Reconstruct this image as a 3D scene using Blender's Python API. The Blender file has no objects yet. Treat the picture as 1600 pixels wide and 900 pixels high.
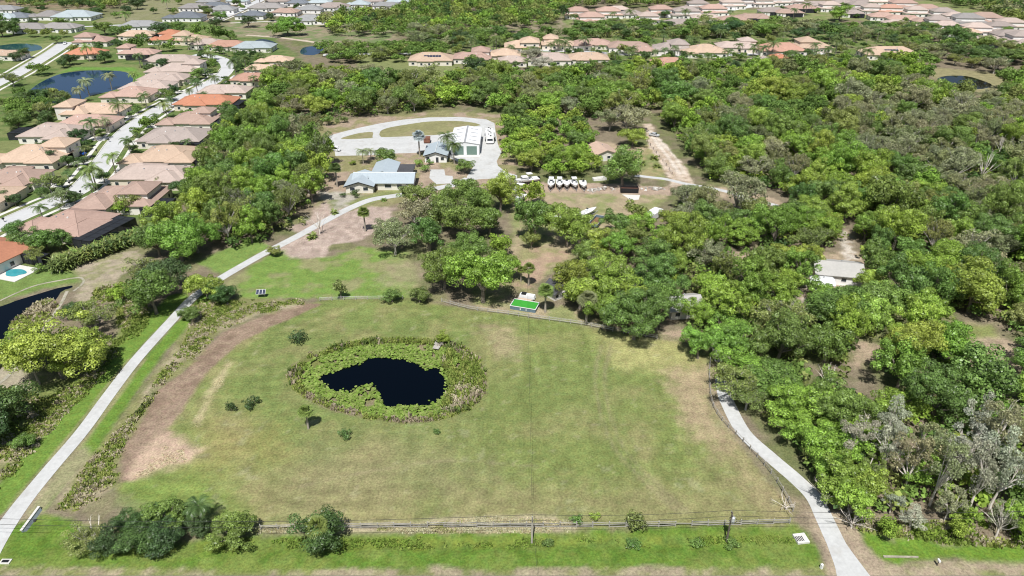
import bpy, math, random
import numpy as np
from mathutils import Vector, Matrix
R = math.radians
S = bpy.context.scene
C = S.collection
rng = random.Random(7)
nrg = np.random.default_rng(7)

# ---------------------------------------------------------------- camera, sky, sun, exposure
CAM_H, PITCH, F = 90.0, R(29.0), 1101.0          # drone height, downward pitch, focal length in 1600-px units
cam = bpy.data.cameras.new('camera'); cam.sensor_width = 36.0; cam.lens = F/1600*36; cam.clip_start = 1; cam.clip_end = 20000
cam_o = bpy.data.objects.new('camera', cam); C.objects.link(cam_o)
cam_o.location = (0, 0, CAM_H); cam_o.rotation_euler = (R(90)-PITCH, 0, 0); S.camera = cam_o

SUN_EL = R(61); SHX, SHY = 0.16, 1.0             # shadows fall away from the viewer and a little to the right
_n = math.hypot(SHX, SHY); LDIR = Vector((SHX/_n*math.cos(SUN_EL), SHY/_n*math.cos(SUN_EL), -math.sin(SUN_EL)))
W = bpy.data.worlds.new('World'); S.world = W; W.use_nodes = True
wt = W.node_tree; sky = wt.nodes.new('ShaderNodeTexSky'); sky.sky_type = 'NISHITA'; sky.sun_disc = False
sky.sun_elevation = SUN_EL; sky.sun_rotation = math.atan2(-SHX, -SHY); sky.altitude = 50; sky.dust_density = 1.2
bg = wt.nodes['Background']; bg.inputs[1].default_value = 0.064; wt.links.new(sky.outputs[0], bg.inputs[0])
sun = bpy.data.lights.new('sun', 'SUN'); sun.energy = 5.0; sun.angle = R(0.5); sun.color = (1.0, 0.985, 0.945)
sun_o = bpy.data.objects.new('sun', sun); C.objects.link(sun_o)
sun_o.rotation_euler = LDIR.to_track_quat('-Z', 'Y').to_euler(); sun_o.location = (0, -50, 300)
S.view_settings.view_transform = 'Standard'; S.view_settings.look = 'None'
S.view_settings.exposure = 0.12; S.view_settings.gamma = 1.0; S.view_settings.use_curve_mapping = False
S.cycles.max_bounces = 6; S.cycles.diffuse_bounces = 3; S.cycles.transparent_max_bounces = 8
S.cycles.use_denoising = True; S.cycles.filter_width = 1.1

# ---------------------------------------------------------------- geometry helpers
def P(px, py, z=0.0):
    """a place in the photograph (1600 x 900) -> the point of the place at height z"""
    v = (py-450)/F; u = (px-800)/F
    dy = math.cos(PITCH)-v*math.sin(PITCH); dz = -math.sin(PITCH)-v*math.cos(PITCH)
    t = (z-CAM_H)/dz
    return Vector((u*t, dy*t, z))
def PP(pts, z=0.0): return [P(x, y, z) for x, y in pts]
def scale_at(p):                                  # photo pixels per metre there
    d = p.y*math.cos(PITCH)+(CAM_H-p.z)*math.sin(PITCH)
    return F/d
def pole_h(px, py, ytop):                         # height of an upright that rises from (px,py) to photo row ytop
    p = P(px, py); lo, hi = 0, 60
    for _ in range(40):
        h = (lo+hi)/2; d = p.y*math.cos(PITCH)+(CAM_H-h)*math.sin(PITCH)
        yy = 450+F*(((CAM_H-h)*math.cos(PITCH)-p.y*math.sin(PITCH))/d)
        if yy > ytop: lo = h
        else: hi = h
    return h
def smooth(pts, n=6):
    pts = [Vector(p) for p in pts]; out = []
    for i in range(len(pts)-1):
        a = pts[max(i-1, 0)]; b = pts[i]; c = pts[i+1]; d = pts[min(i+2, len(pts)-1)]
        for k in range(n):
            t = k/n
            out.append(0.5*((2*b)+(c-a)*t+(2*a-5*b+4*c-d)*t*t+(3*b-a-3*c+d)*t**3))
    out.append(pts[-1]); return out
def smooth_closed(pts, n=4):
    pts = [Vector(p) for p in pts]; N = len(pts); out = []
    for i in range(N):
        a, b, c, d = pts[i-1], pts[i], pts[(i+1) % N], pts[(i+2) % N]
        for k in range(n):
            t = k/n
            out.append(0.5*((2*b)+(c-a)*t+(2*a-5*b+4*c-d)*t*t+(3*b-a-3*c+d)*t**3))
    return out

class MB:
    """collects faces, builds ONE mesh object"""
    def __init__(s): s.v = []; s.f = []; s.m = []
    def add(s, vs, fs, mi=0):
        o = len(s.v); s.v += [tuple(v) for v in vs]; s.f += [tuple(i+o for i in f) for f in fs]; s.m += [mi]*len(fs); return s
    def box(s, c, d, mi=0, rz=0.0, taper=1.0):
        x, y, z = d[0]/2, d[1]/2, d[2]/2; vs = []
        for k, (a, b, e) in enumerate([(-1,-1,-1),(1,-1,-1),(1,1,-1),(-1,1,-1),(-1,-1,1),(1,-1,1),(1,1,1),(-1,1,1)]):
            t = taper if e > 0 else 1; X, Y = a*x*t, b*y*t
            vs.append((c[0]+X*math.cos(rz)-Y*math.sin(rz), c[1]+X*math.sin(rz)+Y*math.cos(rz), c[2]+e*z))
        return s.add(vs, [(0,3,2,1),(4,5,6,7),(0,1,5,4),(1,2,6,5),(2,3,7,6),(3,0,4,7)], mi)
    def tube(s, pts, rad, n=6, mi=0, cap=True):
        pts = [Vector(p) for p in pts]; vs = []; fs = []
        rad = rad if isinstance(rad, (list, tuple)) else [rad]*len(pts)
        for i, p in enumerate(pts):
            t = (pts[min(i+1, len(pts)-1)]-pts[max(i-1, 0)])
            t = t.normalized() if t.length > 1e-9 else Vector((0,0,1))
            a = t.cross(Vector((0,0,1)) if abs(t.z) < .9 else Vector((1,0,0))).normalized(); b = t.cross(a)
            for k in range(n):
                an = 2*math.pi*k/n; vs.append(p+(a*math.cos(an)+b*math.sin(an))*rad[i])
        for i in range(len(pts)-1):
            for k in range(n):
                k2 = (k+1) % n; fs.append((i*n+k, i*n+k2, (i+1)*n+k2, (i+1)*n+k))
        if cap: fs += [tuple(range(n-1, -1, -1)), tuple((len(pts)-1)*n+k for k in range(n))]
        return s.add(vs, fs, mi)
    def mesh(s, name, mats):
        me = bpy.data.meshes.new(name); me.from_pydata(s.v, [], s.f)
        for m in (mats if isinstance(mats, (list, tuple)) else [mats]): me.materials.append(m)
        if any(s.m): me.polygons.foreach_set('material_index', s.m)
        me.update(); return me
    def build(s, name, mats, parent=None, smoothf=False):
        me = s.mesh(name, mats)
        if smoothf: me.polygons.foreach_set('use_smooth', [True]*len(me.polygons))
        return obj(name, me, parent)

def obj(name, data, parent=None, loc=None, rz=0.0, sc=None):
    o = bpy.data.objects.new(name, data); C.objects.link(o)
    if parent is not None: o.parent = parent
    if loc is not None: o.location = loc
    if rz: o.rotation_euler = (0, 0, rz)
    if sc is not None: o.scale = sc
    return o
def tag(o, label=None, cat=None, group=None, kind=None):
    if label: o['label'] = label
    if cat: o['category'] = cat
    if group: o['group'] = group
    if kind: o['kind'] = kind
    return o
def thing(name, label, cat, loc=(0,0,0), rz=0.0, group=None):
    return tag(obj(name, None, None, loc, rz), label, cat, group)
def np_mesh(name, V, Fq, mats, col=None, face_v=None, face_mi=None):
    """mesh from numpy arrays; Fq (n,k) faces of one size; col: per-vertex colours; face_v: one value a face"""
    me = bpy.data.meshes.new(name); n, k = Fq.shape
    me.vertices.add(len(V)); me.vertices.foreach_set('co', V.astype(np.float32).ravel())
    me.loops.add(n*k); me.loops.foreach_set('vertex_index', Fq.astype(np.int32).ravel())
    me.polygons.add(n); me.polygons.foreach_set('loop_start', np.arange(0, n*k, k, dtype=np.int32))
    if face_mi is not None: me.polygons.foreach_set('material_index', face_mi.astype(np.int32))
    for m in (mats if isinstance(mats, (list, tuple)) else [mats]): me.materials.append(m)
    if col is not None:
        a = me.attributes.new('col', 'FLOAT_COLOR', 'POINT')
        a.data.foreach_set('color', np.c_[col, np.ones(len(col))].astype(np.float32).ravel())
    if face_v is not None:
        a = me.attributes.new('v', 'FLOAT', 'FACE'); a.data.foreach_set('value', face_v.astype(np.float32))
    me.update(calc_edges=True); return me

# ---------------------------------------------------------------- materials (all procedural)
class NT:
    def __init__(s, name):
        s.m = bpy.data.materials.new(name); s.m.use_nodes = True; s.t = s.m.node_tree; s.t.nodes.clear()
        s.out = s.n('ShaderNodeOutputMaterial')
    def n(s, k, **kw):
        o = s.t.nodes.new(k)
        for a, b in kw.items(): setattr(o, a, b)
        return o
    def l(s, a, b): s.t.links.new(a, b)
    def noise(s, vec, scale, detail=4, rough=.6):
        o = s.n('ShaderNodeTexNoise'); o.inputs['Scale'].default_value = scale; o.inputs['Detail'].default_value = detail
        o.inputs['Roughness'].default_value = rough; s.l(vec, o.inputs['Vector']); return o.outputs[0]
    def ramp(s, fac, lo, hi, a=0.0, b=1.0):
        o = s.n('ShaderNodeMapRange'); s.l(fac, o.inputs[0])
        for i, x in enumerate((lo, hi, a, b)): o.inputs[i+1].default_value = x
        return o.outputs[0]
    def math(s, op, a, b):
        o = s.n('ShaderNodeMath', operation=op)
        for i, x in enumerate((a, b)):
            if isinstance(x, (int, float)): o.inputs[i].default_value = x
            else: s.l(x, o.inputs[i])
        return o.outputs[0]
    def scale(s, col, f):                         # colour times a factor
        o = s.n('ShaderNodeVectorMath', operation='SCALE'); s.l(col, o.inputs[0])
        if isinstance(f, (int, float)): o.inputs['Scale'].default_value = f
        else: s.l(f, o.inputs['Scale'])
        return o.outputs[0]
    def mix(s, f, a, b):
        o = s.n('ShaderNodeMix', data_type='RGBA')
        for i, x in ((0, f), (6, a), (7, b)):
            if isinstance(x, (int, float)): o.inputs[i].default_value = x
            elif isinstance(x, tuple): o.inputs[i].default_value = (*x[:3], 1)
            else: s.l(x, o.inputs[i])
        return o.outputs[2]
    def rgb(s, c):
        o = s.n('ShaderNodeRGB'); o.outputs[0].default_value = (*c, 1); return o.outputs[0]
    def bump(s, h, strength=.3, dist=.1):
        o = s.n('ShaderNodeBump'); o.inputs['Strength'].default_value = strength; o.inputs['Distance'].default_value = dist
        s.l(h, o.inputs['Height']); return o.outputs[0]
    def bsdf(s, col, rough=.8, metal=0, normal=None, spec=.3):
        o = s.n('ShaderNodeBsdfPrincipled')
        if isinstance(col, tuple): o.inputs['Base Color'].default_value = (*col[:3], 1)
        else: s.l(col, o.inputs['Base Color'])
        if isinstance(rough, (int, float)): o.inputs['Roughness'].default_value = rough
        else: s.l(rough, o.inputs['Roughness'])
        o.inputs['Metallic'].default_value = metal; o.inputs['Specular IOR Level'].default_value = spec
        if normal is not None: s.l(normal, o.inputs['Normal'])
        return o
    def done(s, sh): s.l(sh.outputs[0] if hasattr(sh, 'outputs') else sh, s.out.inputs[0]); return s.m

def plain(name, col, rough=.7, metal=0, var=.18, scale=1.5, bump=0.0, tint=False, spec=.3, stain=None):
    t = NT(name); co = t.n('ShaderNodeTexCoord').outputs['Object']
    if tint:
        oi = t.n('ShaderNodeObjectInfo'); base = oi.outputs['Color']
    else: base = t.rgb(col)
    n1 = t.noise(co, scale, 6, .65); n2 = t.noise(co, scale*.17, 3)
    f = t.math('MULTIPLY', t.ramp(n1, .3, .7, 1-var, 1+var), t.ramp(n2, .3, .7, 1-var*.6, 1+var*.6))
    c = t.scale(base, f)
    if stain: c = t.mix(t.ramp(t.noise(co, stain[1], 4), .52, .72, 0, stain[2]), c, stain[0])
    nm = t.bump(n1, bump, .08) if bump else None
    return t.done(t.bsdf(c, rough, metal, nm, spec))

M = {}
M['concrete'] = plain('concrete', (.50, .50, .49), .85, var=.10, scale=1.2, bump=.1, stain=((.38, .36, .33), .25, .55))
M['street'] = plain('street', (.51, .51, .51), .85, var=.06, scale=.8, stain=((.42, .41, .39), .12, .6))
M['asphalt'] = plain('asphalt', (.16, .155, .15), .9, var=.12, scale=2)
M['sand_edge'] = plain('sandy_edge', (.36, .33, .26), .95, var=.25, scale=1.5, stain=((.18, .2, .08), .5, .8))
M['kerb'] = plain('kerb', (.62, .60, .56), .85, var=.08)
M['dirt_road'] = plain('dirt_road', (.46, .38, .30), .95, var=.16, scale=.5, bump=.3, stain=((.60, .55, .49), .12, .8))
M['roof'] = plain('roof_tile', (1, 1, 1), .75, var=.11, scale=1.4, bump=.35, tint=True)
M['ridge'] = plain('ridge_tile', (1, 1, 1), .75, var=.10, scale=2.0, tint=True)
M['wall'] = plain('stucco', (1, 1, 1), .85, var=.05, scale=1.0, tint=True)
M['trim'] = plain('white_trim', (.72, .71, .69), .6, var=.04)
M['metal_roof'] = plain('metal_roof', (.40, .455, .49), .45, .0, var=.05, scale=.6, spec=.4)
M['white_metal'] = plain('white_metal', (.74, .745, .75), .45, .0, var=.04, scale=.5, spec=.4)
M['grey_metal'] = plain('grey_metal', (.42, .42, .43), .5, .3, var=.08)
M['dark_roof'] = plain('dark_roof', (.075, .075, .08), .8, var=.2)
M['grey_shingle'] = plain('grey_shingle', (.42, .405, .38), .9, var=.08, scale=2)
M['green_door'] = plain('green_door', (.16, .235, .20), .5, var=.05)
M['black'] = plain('black', (.02, .02, .022), .5, var=.1)
M['rubber'] = plain('rubber', (.03, .03, .03), .8, var=.1)
M['white_gel'] = plain('white_gelcoat', (.78, .78, .77), .3, var=.03, spec=.5)
M['rust'] = plain('rusty_brown', (.19, .085, .055), .8, var=.25)
M['wood'] = plain('weathered_wood', (.40, .375, .335), .9, var=.22, scale=3)
M['pole_wood'] = plain('pole_wood', (.46, .42, .36), .9, var=.15, scale=2)
M['dark_wood'] = plain('dark_wood', (.13, .11, .09), .9, var=.2, scale=3)
M['cable'] = plain('cable', (.035, .035, .035), .6, var=.05)
M['turf'] = plain('artificial_turf', (.045, .30, .035), .9, var=.12, scale=3)
M['blue_paint'] = plain('slate_blue_paint', (.13, .19, .235), .6, var=.12)
M['teal'] = plain('teal_plastic', (.12, .42, .40), .4, var=.08)
M['tan_paint'] = plain('tan_paint', (.52, .40, .31), .7, var=.1)
M['panel'] = plain('solar_cell', (.035, .045, .075), .2, var=.15, scale=3, spec=.6)
M['blue_car'] = plain('blue_car_paint', (.02, .08, .33), .25, var=.03, spec=.6)
M['silver'] = plain('silver_paint', (.50, .51, .52), .3, var=.03, spec=.6)
M['red'] = plain('red_paint', (.30, .05, .03), .5, var=.1)
M['rubble'] = plain('rubble', (.36, .32, .28), .95, var=.3, scale=2, bump=.3)
M['pool'] = plain('pool_water', (.05, .30, .34), .08, var=.1, scale=.8, spec=.5)
t = NT('glass'); M['glass'] = t.done(t.bsdf((.03, .04, .05), .12, 0, None, .6))
t = NT('screen'); d = t.bsdf((.025, .028, .034), .6); tr = t.n('ShaderNodeBsdfTransparent'); mx = t.n('ShaderNodeMixShader')
mx.inputs[0].default_value = .86; t.l(tr.outputs[0], mx.inputs[1]); t.l(d.outputs[0], mx.inputs[2]); M['screen'] = t.done(mx)
def water(name, col, rough=.04, ws=.6, bs=.06, sp=.5):
    t = NT(name); co = t.n('ShaderNodeTexCoord').outputs['Object']; n = t.noise(co, ws, 3)
    return t.done(t.bsdf(col, rough, 0, t.bump(n, bs, .05), sp))
M['dark_water'] = water('dark_pond_water', (.0006, .0018, .004), .03, .5, .03, .22)
M['blue_water'] = water('lake_water', (.012, .035, .085), .06, .5, .10)
M['green_water'] = water('green_water', (.02, .075, .085), .06, .5, .10)
# leaves: object colour times a per-leaf value, a little light through the blade
def leafmat(name, trans=.20, sat=.10):
    t = NT(name); oi = t.n('ShaderNodeObjectInfo'); at = t.n('ShaderNodeAttribute', attribute_name='v')
    c = t.scale(oi.outputs['Color'], at.outputs['Fac'])
    hs = t.n('ShaderNodeHueSaturation'); t.l(c, hs.inputs['Color'])
    t.l(t.ramp(oi.outputs['Random'], 0, 1, .485, .515), hs.inputs['Hue'])
    d = t.bsdf(hs.outputs[0], .42, 0, None, .45); tr = t.n('ShaderNodeBsdfTranslucent'); t.l(hs.outputs[0], tr.inputs[0])
    mx = t.n('ShaderNodeMixShader'); mx.inputs[0].default_value = trans
    t.l(d.outputs[0], mx.inputs[1]); t.l(tr.outputs[0], mx.inputs[2]); return t.done(mx)
M['leaf'] = leafmat('leaf')
M['bark'] = plain('bark', (.22, .19, .155), .95, var=.25, scale=3)
M['grey_bark'] = plain('grey_bark', (.40, .37, .33), .95, var=.2, scale=3)
M['pale_bark'] = plain('paper_bark', (.68, .62, .55), .9, var=.2, scale=2)
M['palm_bark'] = plain('palm_bark', (.36, .32, .27), .95, var=.2, scale=3)
def vcol(name, rough=.9, trans=.25):
    t = NT(name); at = t.n('ShaderNodeAttribute', attribute_name='col')
    d = t.bsdf(at.outputs['Color'], rough, 0, None, .2)
    tr = t.n('ShaderNodeBsdfTranslucent'); t.l(at.outputs['Color'], tr.inputs[0])
    mx = t.n('ShaderNodeMixShader'); mx.inputs[0].default_value = trans
    t.l(d.outputs[0], mx.inputs[1]); t.l(tr.outputs[0], mx.inputs[2]); return t.done(mx)
M['weed'] = vcol('weed_leaf')

# ---------------------------------------------------------------- ground sheet
def hash2(i, j, s):
    n = (i.astype(np.int64)*374761393+j.astype(np.int64)*668265263+s*1442695041) & 0x7fffffff
    n = ((n ^ (n >> 13))*1274126177) & 0x7fffffff
    return ((n ^ (n >> 16)) & 0xffff)/65535.0
def vnoise(x, y, s):
    i = np.floor(x); j = np.floor(y); u = x-i; v = y-j; u = u*u*(3-2*u); v = v*v*(3-2*v)
    a = hash2(i, j, s); b = hash2(i+1, j, s); c = hash2(i, j+1, s); d = hash2(i+1, j+1, s)
    return (a*(1-u)+b*u)*(1-v)+(c*(1-u)+d*u)*v
def fbm(x, y, sc, s=0, o=4):
    r = 0; a = .5; t = 0
    for k in range(o):
        r = r+a*vnoise(x*sc, y*sc, s+k*17); t += a; a *= .55; sc *= 2.1
    return r/t
def sdf(poly, X, Y):
    """signed distance to a polygon (ground coordinates), negative inside"""
    d = np.full(X.shape, 1e9); ins = np.zeros(X.shape, bool); n = len(poly)
    for i in range(n):
        ax, ay = poly[i][0], poly[i][1]; bx, by = poly[(i+1) % n][0], poly[(i+1) % n][1]
        ex, ey = bx-ax, by-ay; wx = X-ax; wy = Y-ay
        t = np.clip((wx*ex+wy*ey)/(ex*ex+ey*ey+1e-12), 0, 1)
        d = np.minimum(d, (wx-ex*t)**2+(wy-ey*t)**2)
        c = ((ay > Y) != (by > Y)); ins ^= c & (X < (bx-ax)*(Y-ay)/(by-ay+1e-12)+ax)
    return np.sqrt(d)*np.where(ins, -1, 1)
def dline(pts, X, Y):
    d = np.full(X.shape, 1e9)
    for a, b in zip(pts[:-1], pts[1:]):
        ex, ey = b[0]-a[0], b[1]-a[1]; wx = X-a[0]; wy = Y-a[1]
        t = np.clip((wx*ex+wy*ey)/(ex*ex+ey*ey+1e-12), 0, 1); d = np.minimum(d, (wx-ex*t)**2+(wy-ey*t)**2)
    return np.sqrt(d)

def axis(segs):
    out = [segs[0][0]]
    for a, b, st0, st1 in segs:
        x = a
        while x < b-1e-6:
            st = st0+(st1-st0)*((x-a)/(b-a)); x = min(x+st, b); out.append(x)
    return np.array(out)
XS = axis([(-6000, -700, 800, 300), (-700, -240, 20, 2.6), (-240, -112, 2.2, .9), (-112, 112, .62, .62), (112, 240, .9, 2.4), (240, 700, 2.8, 20), (700, 6000, 300, 800)])
YS = axis([(-800, 40, 200, 20), (40, 66, 8, 1), (66, 190, .55, .6), (190, 330, .7, 1.5), (330, 820, 1.6, 5), (820, 9000, 20, 900)])
GX, GY = np.meshgrid(XS, YS); gx = GX.ravel(); gy = GY.ravel()
n1 = fbm(gx, gy, .035, 1); n2 = fbm(gx, gy, .16, 5); n3 = fbm(gx, gy, .55, 9, 3); n4 = fbm(gx, gy, .012, 21)
def lerp(a, b, f): return np.asarray(a)*(1-f[:, None])+np.asarray(b)*f[:, None]
def ss(x, a, b):
    t = np.clip((x-a)/(b-a), 0, 1); return t*t*(3-2*t)
# woodland floor and dry grass by default
GREEN, DRY, TAN, LITTER = (.125, .165, .045), (.235, .215, .115), (.36, .285, .19), (.20, .165, .115)
col = lerp(LITTER, (.13, .145, .06), ss(n1*.6+n2*.4, .45, .62))
col = lerp(col, DRY, ss(n2, .58, .75)*.5)
def zone(px, c, soft=1.0, rag=1.5, amt=1.0, ground=False):
    """lay an own-coloured patch with a ragged rim"""
    global col
    poly = px if ground else [tuple(p[:2]) for p in PP(px)]
    X0 = min(p[0] for p in poly)-8; X1 = max(p[0] for p in poly)+8; Y0 = min(p[1] for p in poly)-8; Y1 = max(p[1] for p in poly)+8
    k = np.where((gx > X0) & (gx < X1) & (gy > Y0) & (gy < Y1))[0]
    if not len(k): return
    d = sdf(poly, gx[k], gy[k])+(n3[k]-.5)*2*rag+(n2[k]-.5)*2.4*rag
    f = (1-ss(d, -soft, soft))*amt
    cc = c(k) if callable(c) else np.broadcast_to(np.asarray(c), (len(k), 3))
    col[k] = col[k]*(1-f[:, None])+cc*f[:, None]
def band(pts, w, c, soft=.5, rag=.6, amt=1.0):
    poly = [tuple(p[:2]) for p in pts]
    X0 = min(p[0] for p in poly)-w-4; X1 = max(p[0] for p in poly)+w+4; Y0 = min(p[1] for p in poly)-w-4; Y1 = max(p[1] for p in poly)+w+4
    k = np.where((gx > X0) & (gx < X1) & (gy > Y0) & (gy < Y1))[0]
    d = dline(poly, gx[k], gy[k])-w+(n3[k]-.5)*2*rag+(n2[k]-.5)*2*rag
    f = (1-ss(d, -soft, soft))*amt
    col[k] = col[k]*(1-f[:, None])+np.asarray(c)*f[:, None]
def mixed(a, b, n, lo=.4, hi=.62): return lambda k: np.asarray(a)*(1-ss(n[k], lo, hi))[:, None]+np.asarray(b)*ss(n[k], lo, hi)[:, None]

# far ground: yards, common lawns, dry meadow
zone([(-400,230),(-100,470),(40,455),(120,430),(210,385),(260,330),(330,260),(350,215),(400,170),(460,130),(480,100),(430,60),(300,30),(-200,20)], mixed((.10,.15,.045), (.17,.19,.075), n2), 3, 3)
zone([(60,135),(110,105),(210,105),(235,130),(215,145),(205,112),(120,108),(70,128)], (.13,.24,.05), 1, 1)
zone([(-20,70),(140,65),(110,78),(70,88),(30,92),(-20,95)], (.19,.215,.09), 1, 1)
zone([(-60,-2),(190,-2),(200,14),(150,12),(60,18),(-60,20)], mixed((.27,.20,.14), (.17,.165,.09), n2), 6, 5)
zone([(190,-2),(330,-2),(300,10),(235,38),(140,36),(200,15)], mixed((.20,.20,.10), (.23,.22,.13), n2), 5, 4)
zone([(350,32),(500,32),(620,40),(620,70),(500,68),(420,58),(350,58)], mixed((.15,.19,.08), (.26,.22,.15), n2), 3, 3)
zone([(560,80),(720,100),(720,112),(860,112),(885,118),(860,124),(640,122),(560,105)], (.185,.205,.085), 2, 2)
zone([(640,-2),(900,-2),(880,60),(820,66),(720,62),(640,50)], mixed((.26,.215,.155), (.15,.16,.07), n2), 5, 4)
zone([(880,30),(1500,-2),(1700,60),(1500,52),(1330,30),(1200,44),(1000,52),(890,48)], mixed((.17,.21,.075), (.23,.225,.11), n2), 3, 3)
zone([(640,60),(1440,52),(1450,100),(1100,112),(640,100)], mixed((.12,.165,.05), (.2,.2,.1), n2), 3, 3)
zone([(1450,105),(1540,112),(1600,125),(1600,150),(1470,140)], (.25,.225,.12), 2, 2)
# estate clearings: pale sand round the drive, dry lawn, dirt
zone([(470,215),(500,190),(600,182),(700,172),(800,180),(810,250),(800,285),(700,300),(620,320),(500,345),(485,300)], mixed((.33,.255,.19), (.23,.215,.105), n2, .42, .6), 2, 2)
zone([(480,345),(497,322),(510,310),(525,300),(540,330),(585,322),(620,325),(605,345),(590,360),(560,378),(520,382),(505,405),(447,405),(437,390),(470,367),(440,355)], mixed((.41,.325,.275), (.34,.265,.22), n3), .8, .9)
zone([(500,300),(545,300),(575,305),(540,325),(520,330)], mixed((.36,.33,.28), (.17,.19,.08), n2), 1.5, 1.5)
zone([(540,318),(590,300),(640,292),(650,300),(600,312),(560,325)], (.2,.22,.09), 1, .8)
zone([(800,290),(860,293),(960,296),(1040,300),(1040,312),(1000,345),(960,362),(900,400),(860,425),(830,440),(800,440),(790,470),(840,470),(920,490),(960,512),(860,505),(740,482),(740,440),(800,380),(800,320)], mixed((.22,.235,.10), (.33,.27,.175), n2), 1.5, 1.5)
zone([(800,285),(930,287),(1050,292),(1045,305),(930,303),(800,300)], (.36,.275,.21), 1, 1.5)
zone([(810,385),(870,388),(900,395),(850,425),(830,450),(860,470),(830,475),(800,440),(805,400)], mixed((.36,.26,.185), (.25,.235,.115), n2), 1.5, 1.5)
zone([(1040,265),(1020,225),(1000,230),(940,240),(1000,275),(1040,285)], mixed((.29,.25,.13), (.2,.22,.09), n2), 1, 1)
zone([(930,220),(985,228),(1010,232),(1000,240),(930,240)], (.37,.29,.2), 1, 1)
for q in ([(1110,290),(1160,296),(1215,312),(1225,325),(1205,340),(1180,322),(1110,305)], [(1330,530),(1385,540),(1380,575),(1330,570)], [(1470,505),(1530,505),(1590,540),(1610,580),(1545,588),(1490,550)], [(1270,395),(1360,395),(1350,450),(1265,450)], [(1030,520),(1070,515),(1080,535),(1030,535)], [(1195,305),(1225,318),(1215,340),(1190,325)], [(1150,395),(1180,400),(1170,430),(1140,425)]):
    zone(q, mixed((.36,.28,.20), (.29,.235,.16), n3), 1.5, 1.5)
zone([(1480,505),(1550,508),(1560,525),(1480,528)], (.2,.22,.08), 1.5, 1.5)
zone([(1004,193),(1016,193),(1026,212),(1052,240),(1076,266),(1082,290),(1050,292),(1040,268),(1024,244),(1012,222)], mixed((.50,.41,.33), (.40,.315,.235), n3), .7, .9)
band(smooth(PP([(1014,205),(1028,225),(1046,248),(1062,272)]), 4), .7, (.60,.54,.47), .5, .5, .8)
band(smooth(PP([(1018,205),(1036,225),(1056,248),(1070,272)]), 4), .6, (.60,.54,.47), .5, .5, .7)
zone([(1317,360),(1328,360),(1334,400),(1345,440),(1262,470),(1230,470),(1262,436),(1300,430),(1320,395)], mixed((.50,.45,.39), (.34,.27,.2), n3), 1.2, 1.2)
# lawn above the fence line
zone([(350,440),(400,410),(440,392),(450,405),(520,402),(560,385),(640,395),(660,460),(640,466),(520,466),(430,466),(380,470),(355,455)], mixed((.155,.235,.055), (.235,.235,.11), n2, .42, .66), 1.2, 1)
zone([(600,410),(660,405),(660,445),(600,445)], (.30,.245,.165), 3, 3, .6)
zone([(300,410),(400,372),(420,385),(350,430)], (.16,.235,.06), 1, 1)
# the mown field
FIELD = [(470,478),(520,467),(640,466),(700,478),(800,492),(960,518),(1060,535),(1105,560),(1108,630),(1150,690),(1240,800),(1236,822),(400,832),(180,770),(215,700),(300,600),(390,520)]
zone(FIELD, mixed((.158,.195,.066), (.235,.222,.11), n1*.55+n2*.30+n4*.15, .40, .60), 1.0, .8)
zone([(420,500),(520,480),(700,490),(820,520),(800,600),(760,650),(640,690),(480,690),(380,660),(360,600)], mixed((.145,.19,.065), (.205,.21,.095), n2), 6, 4, .6)
zone([(820,560),(960,540),(1000,600),(960,680),(850,690),(800,650)], (.155,.195,.068), 9, 5, .5)
zone([(940,520),(1060,535),(1095,560),(1060,580),(960,570)], (.325,.315,.145), 3, 2, .8)
zone([(1050,575),(1105,575),(1110,630),(1150,690),(1110,700),(1060,640)], (.33,.265,.18), 3, 3, .9)
zone([(1100,690),(1150,690),(1240,800),(1200,805)], (.27,.225,.14), 4, 3, .7)
zone([(700,760),(1230,760),(1236,820),(700,820)], (.27,.225,.135), 5, 4, .5)
zone([(740,505),(800,510),(805,560),(770,560)], (.31,.255,.17), 3, 3, .7)
zone([(500,690),(700,680),(800,740),(600,800),(440,800),(430,740)], (.215,.205,.115), 9, 6, .55)
zone([(330,650),(420,670),(440,720),(330,740),(290,720)], (.28,.245,.10), 5, 4, .45)
zone([(180,755),(300,740),(400,790),(400,835),(200,800)], (.155,.225,.055), 4, 3, .7)
# faint arcs left by the mower
_a = np.sin(np.hypot(gx+28, gy-128)*2*math.pi/3.4+n2*5)
_k = sdf([tuple(p[:2]) for p in PP(FIELD)], gx, gy) < 0
col[_k] *= (1+.05*_a[_k]*n1[_k]*2)[:, None]
_s = fbm(gx*1.0+n1*6, gy*.09, .85, 91, 3); _u = fbm(gx*.10, gy*1.0+n1*5, .8, 93, 3)      # mowing streaks, along and across
_w = ss(gx+n4*40, -25, 15)
_st = (_s-.5)*_w+(_u-.5)*(1-_w)
col[_k] *= (1+.32*_st[_k])[:, None]*np.array([1.05,1.03,.95])
_sp = ss(n3, .70, .80)*_k                                                           # scattered pale weed tussocks
col = lerp(col, (.33,.31,.19), _sp*.35)
for q, w_ in (([(1060,800),(960,700),(930,600),(940,540)], .35), ([(1075,800),(975,700),(945,600),(955,540)], .35), ([(470,760),(560,740),(700,720),(840,730)], .3)):
    band(smooth(PP(q), 5), w_, (.25,.215,.13), .5, .35, .45)                           # old wheel tracks
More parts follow.
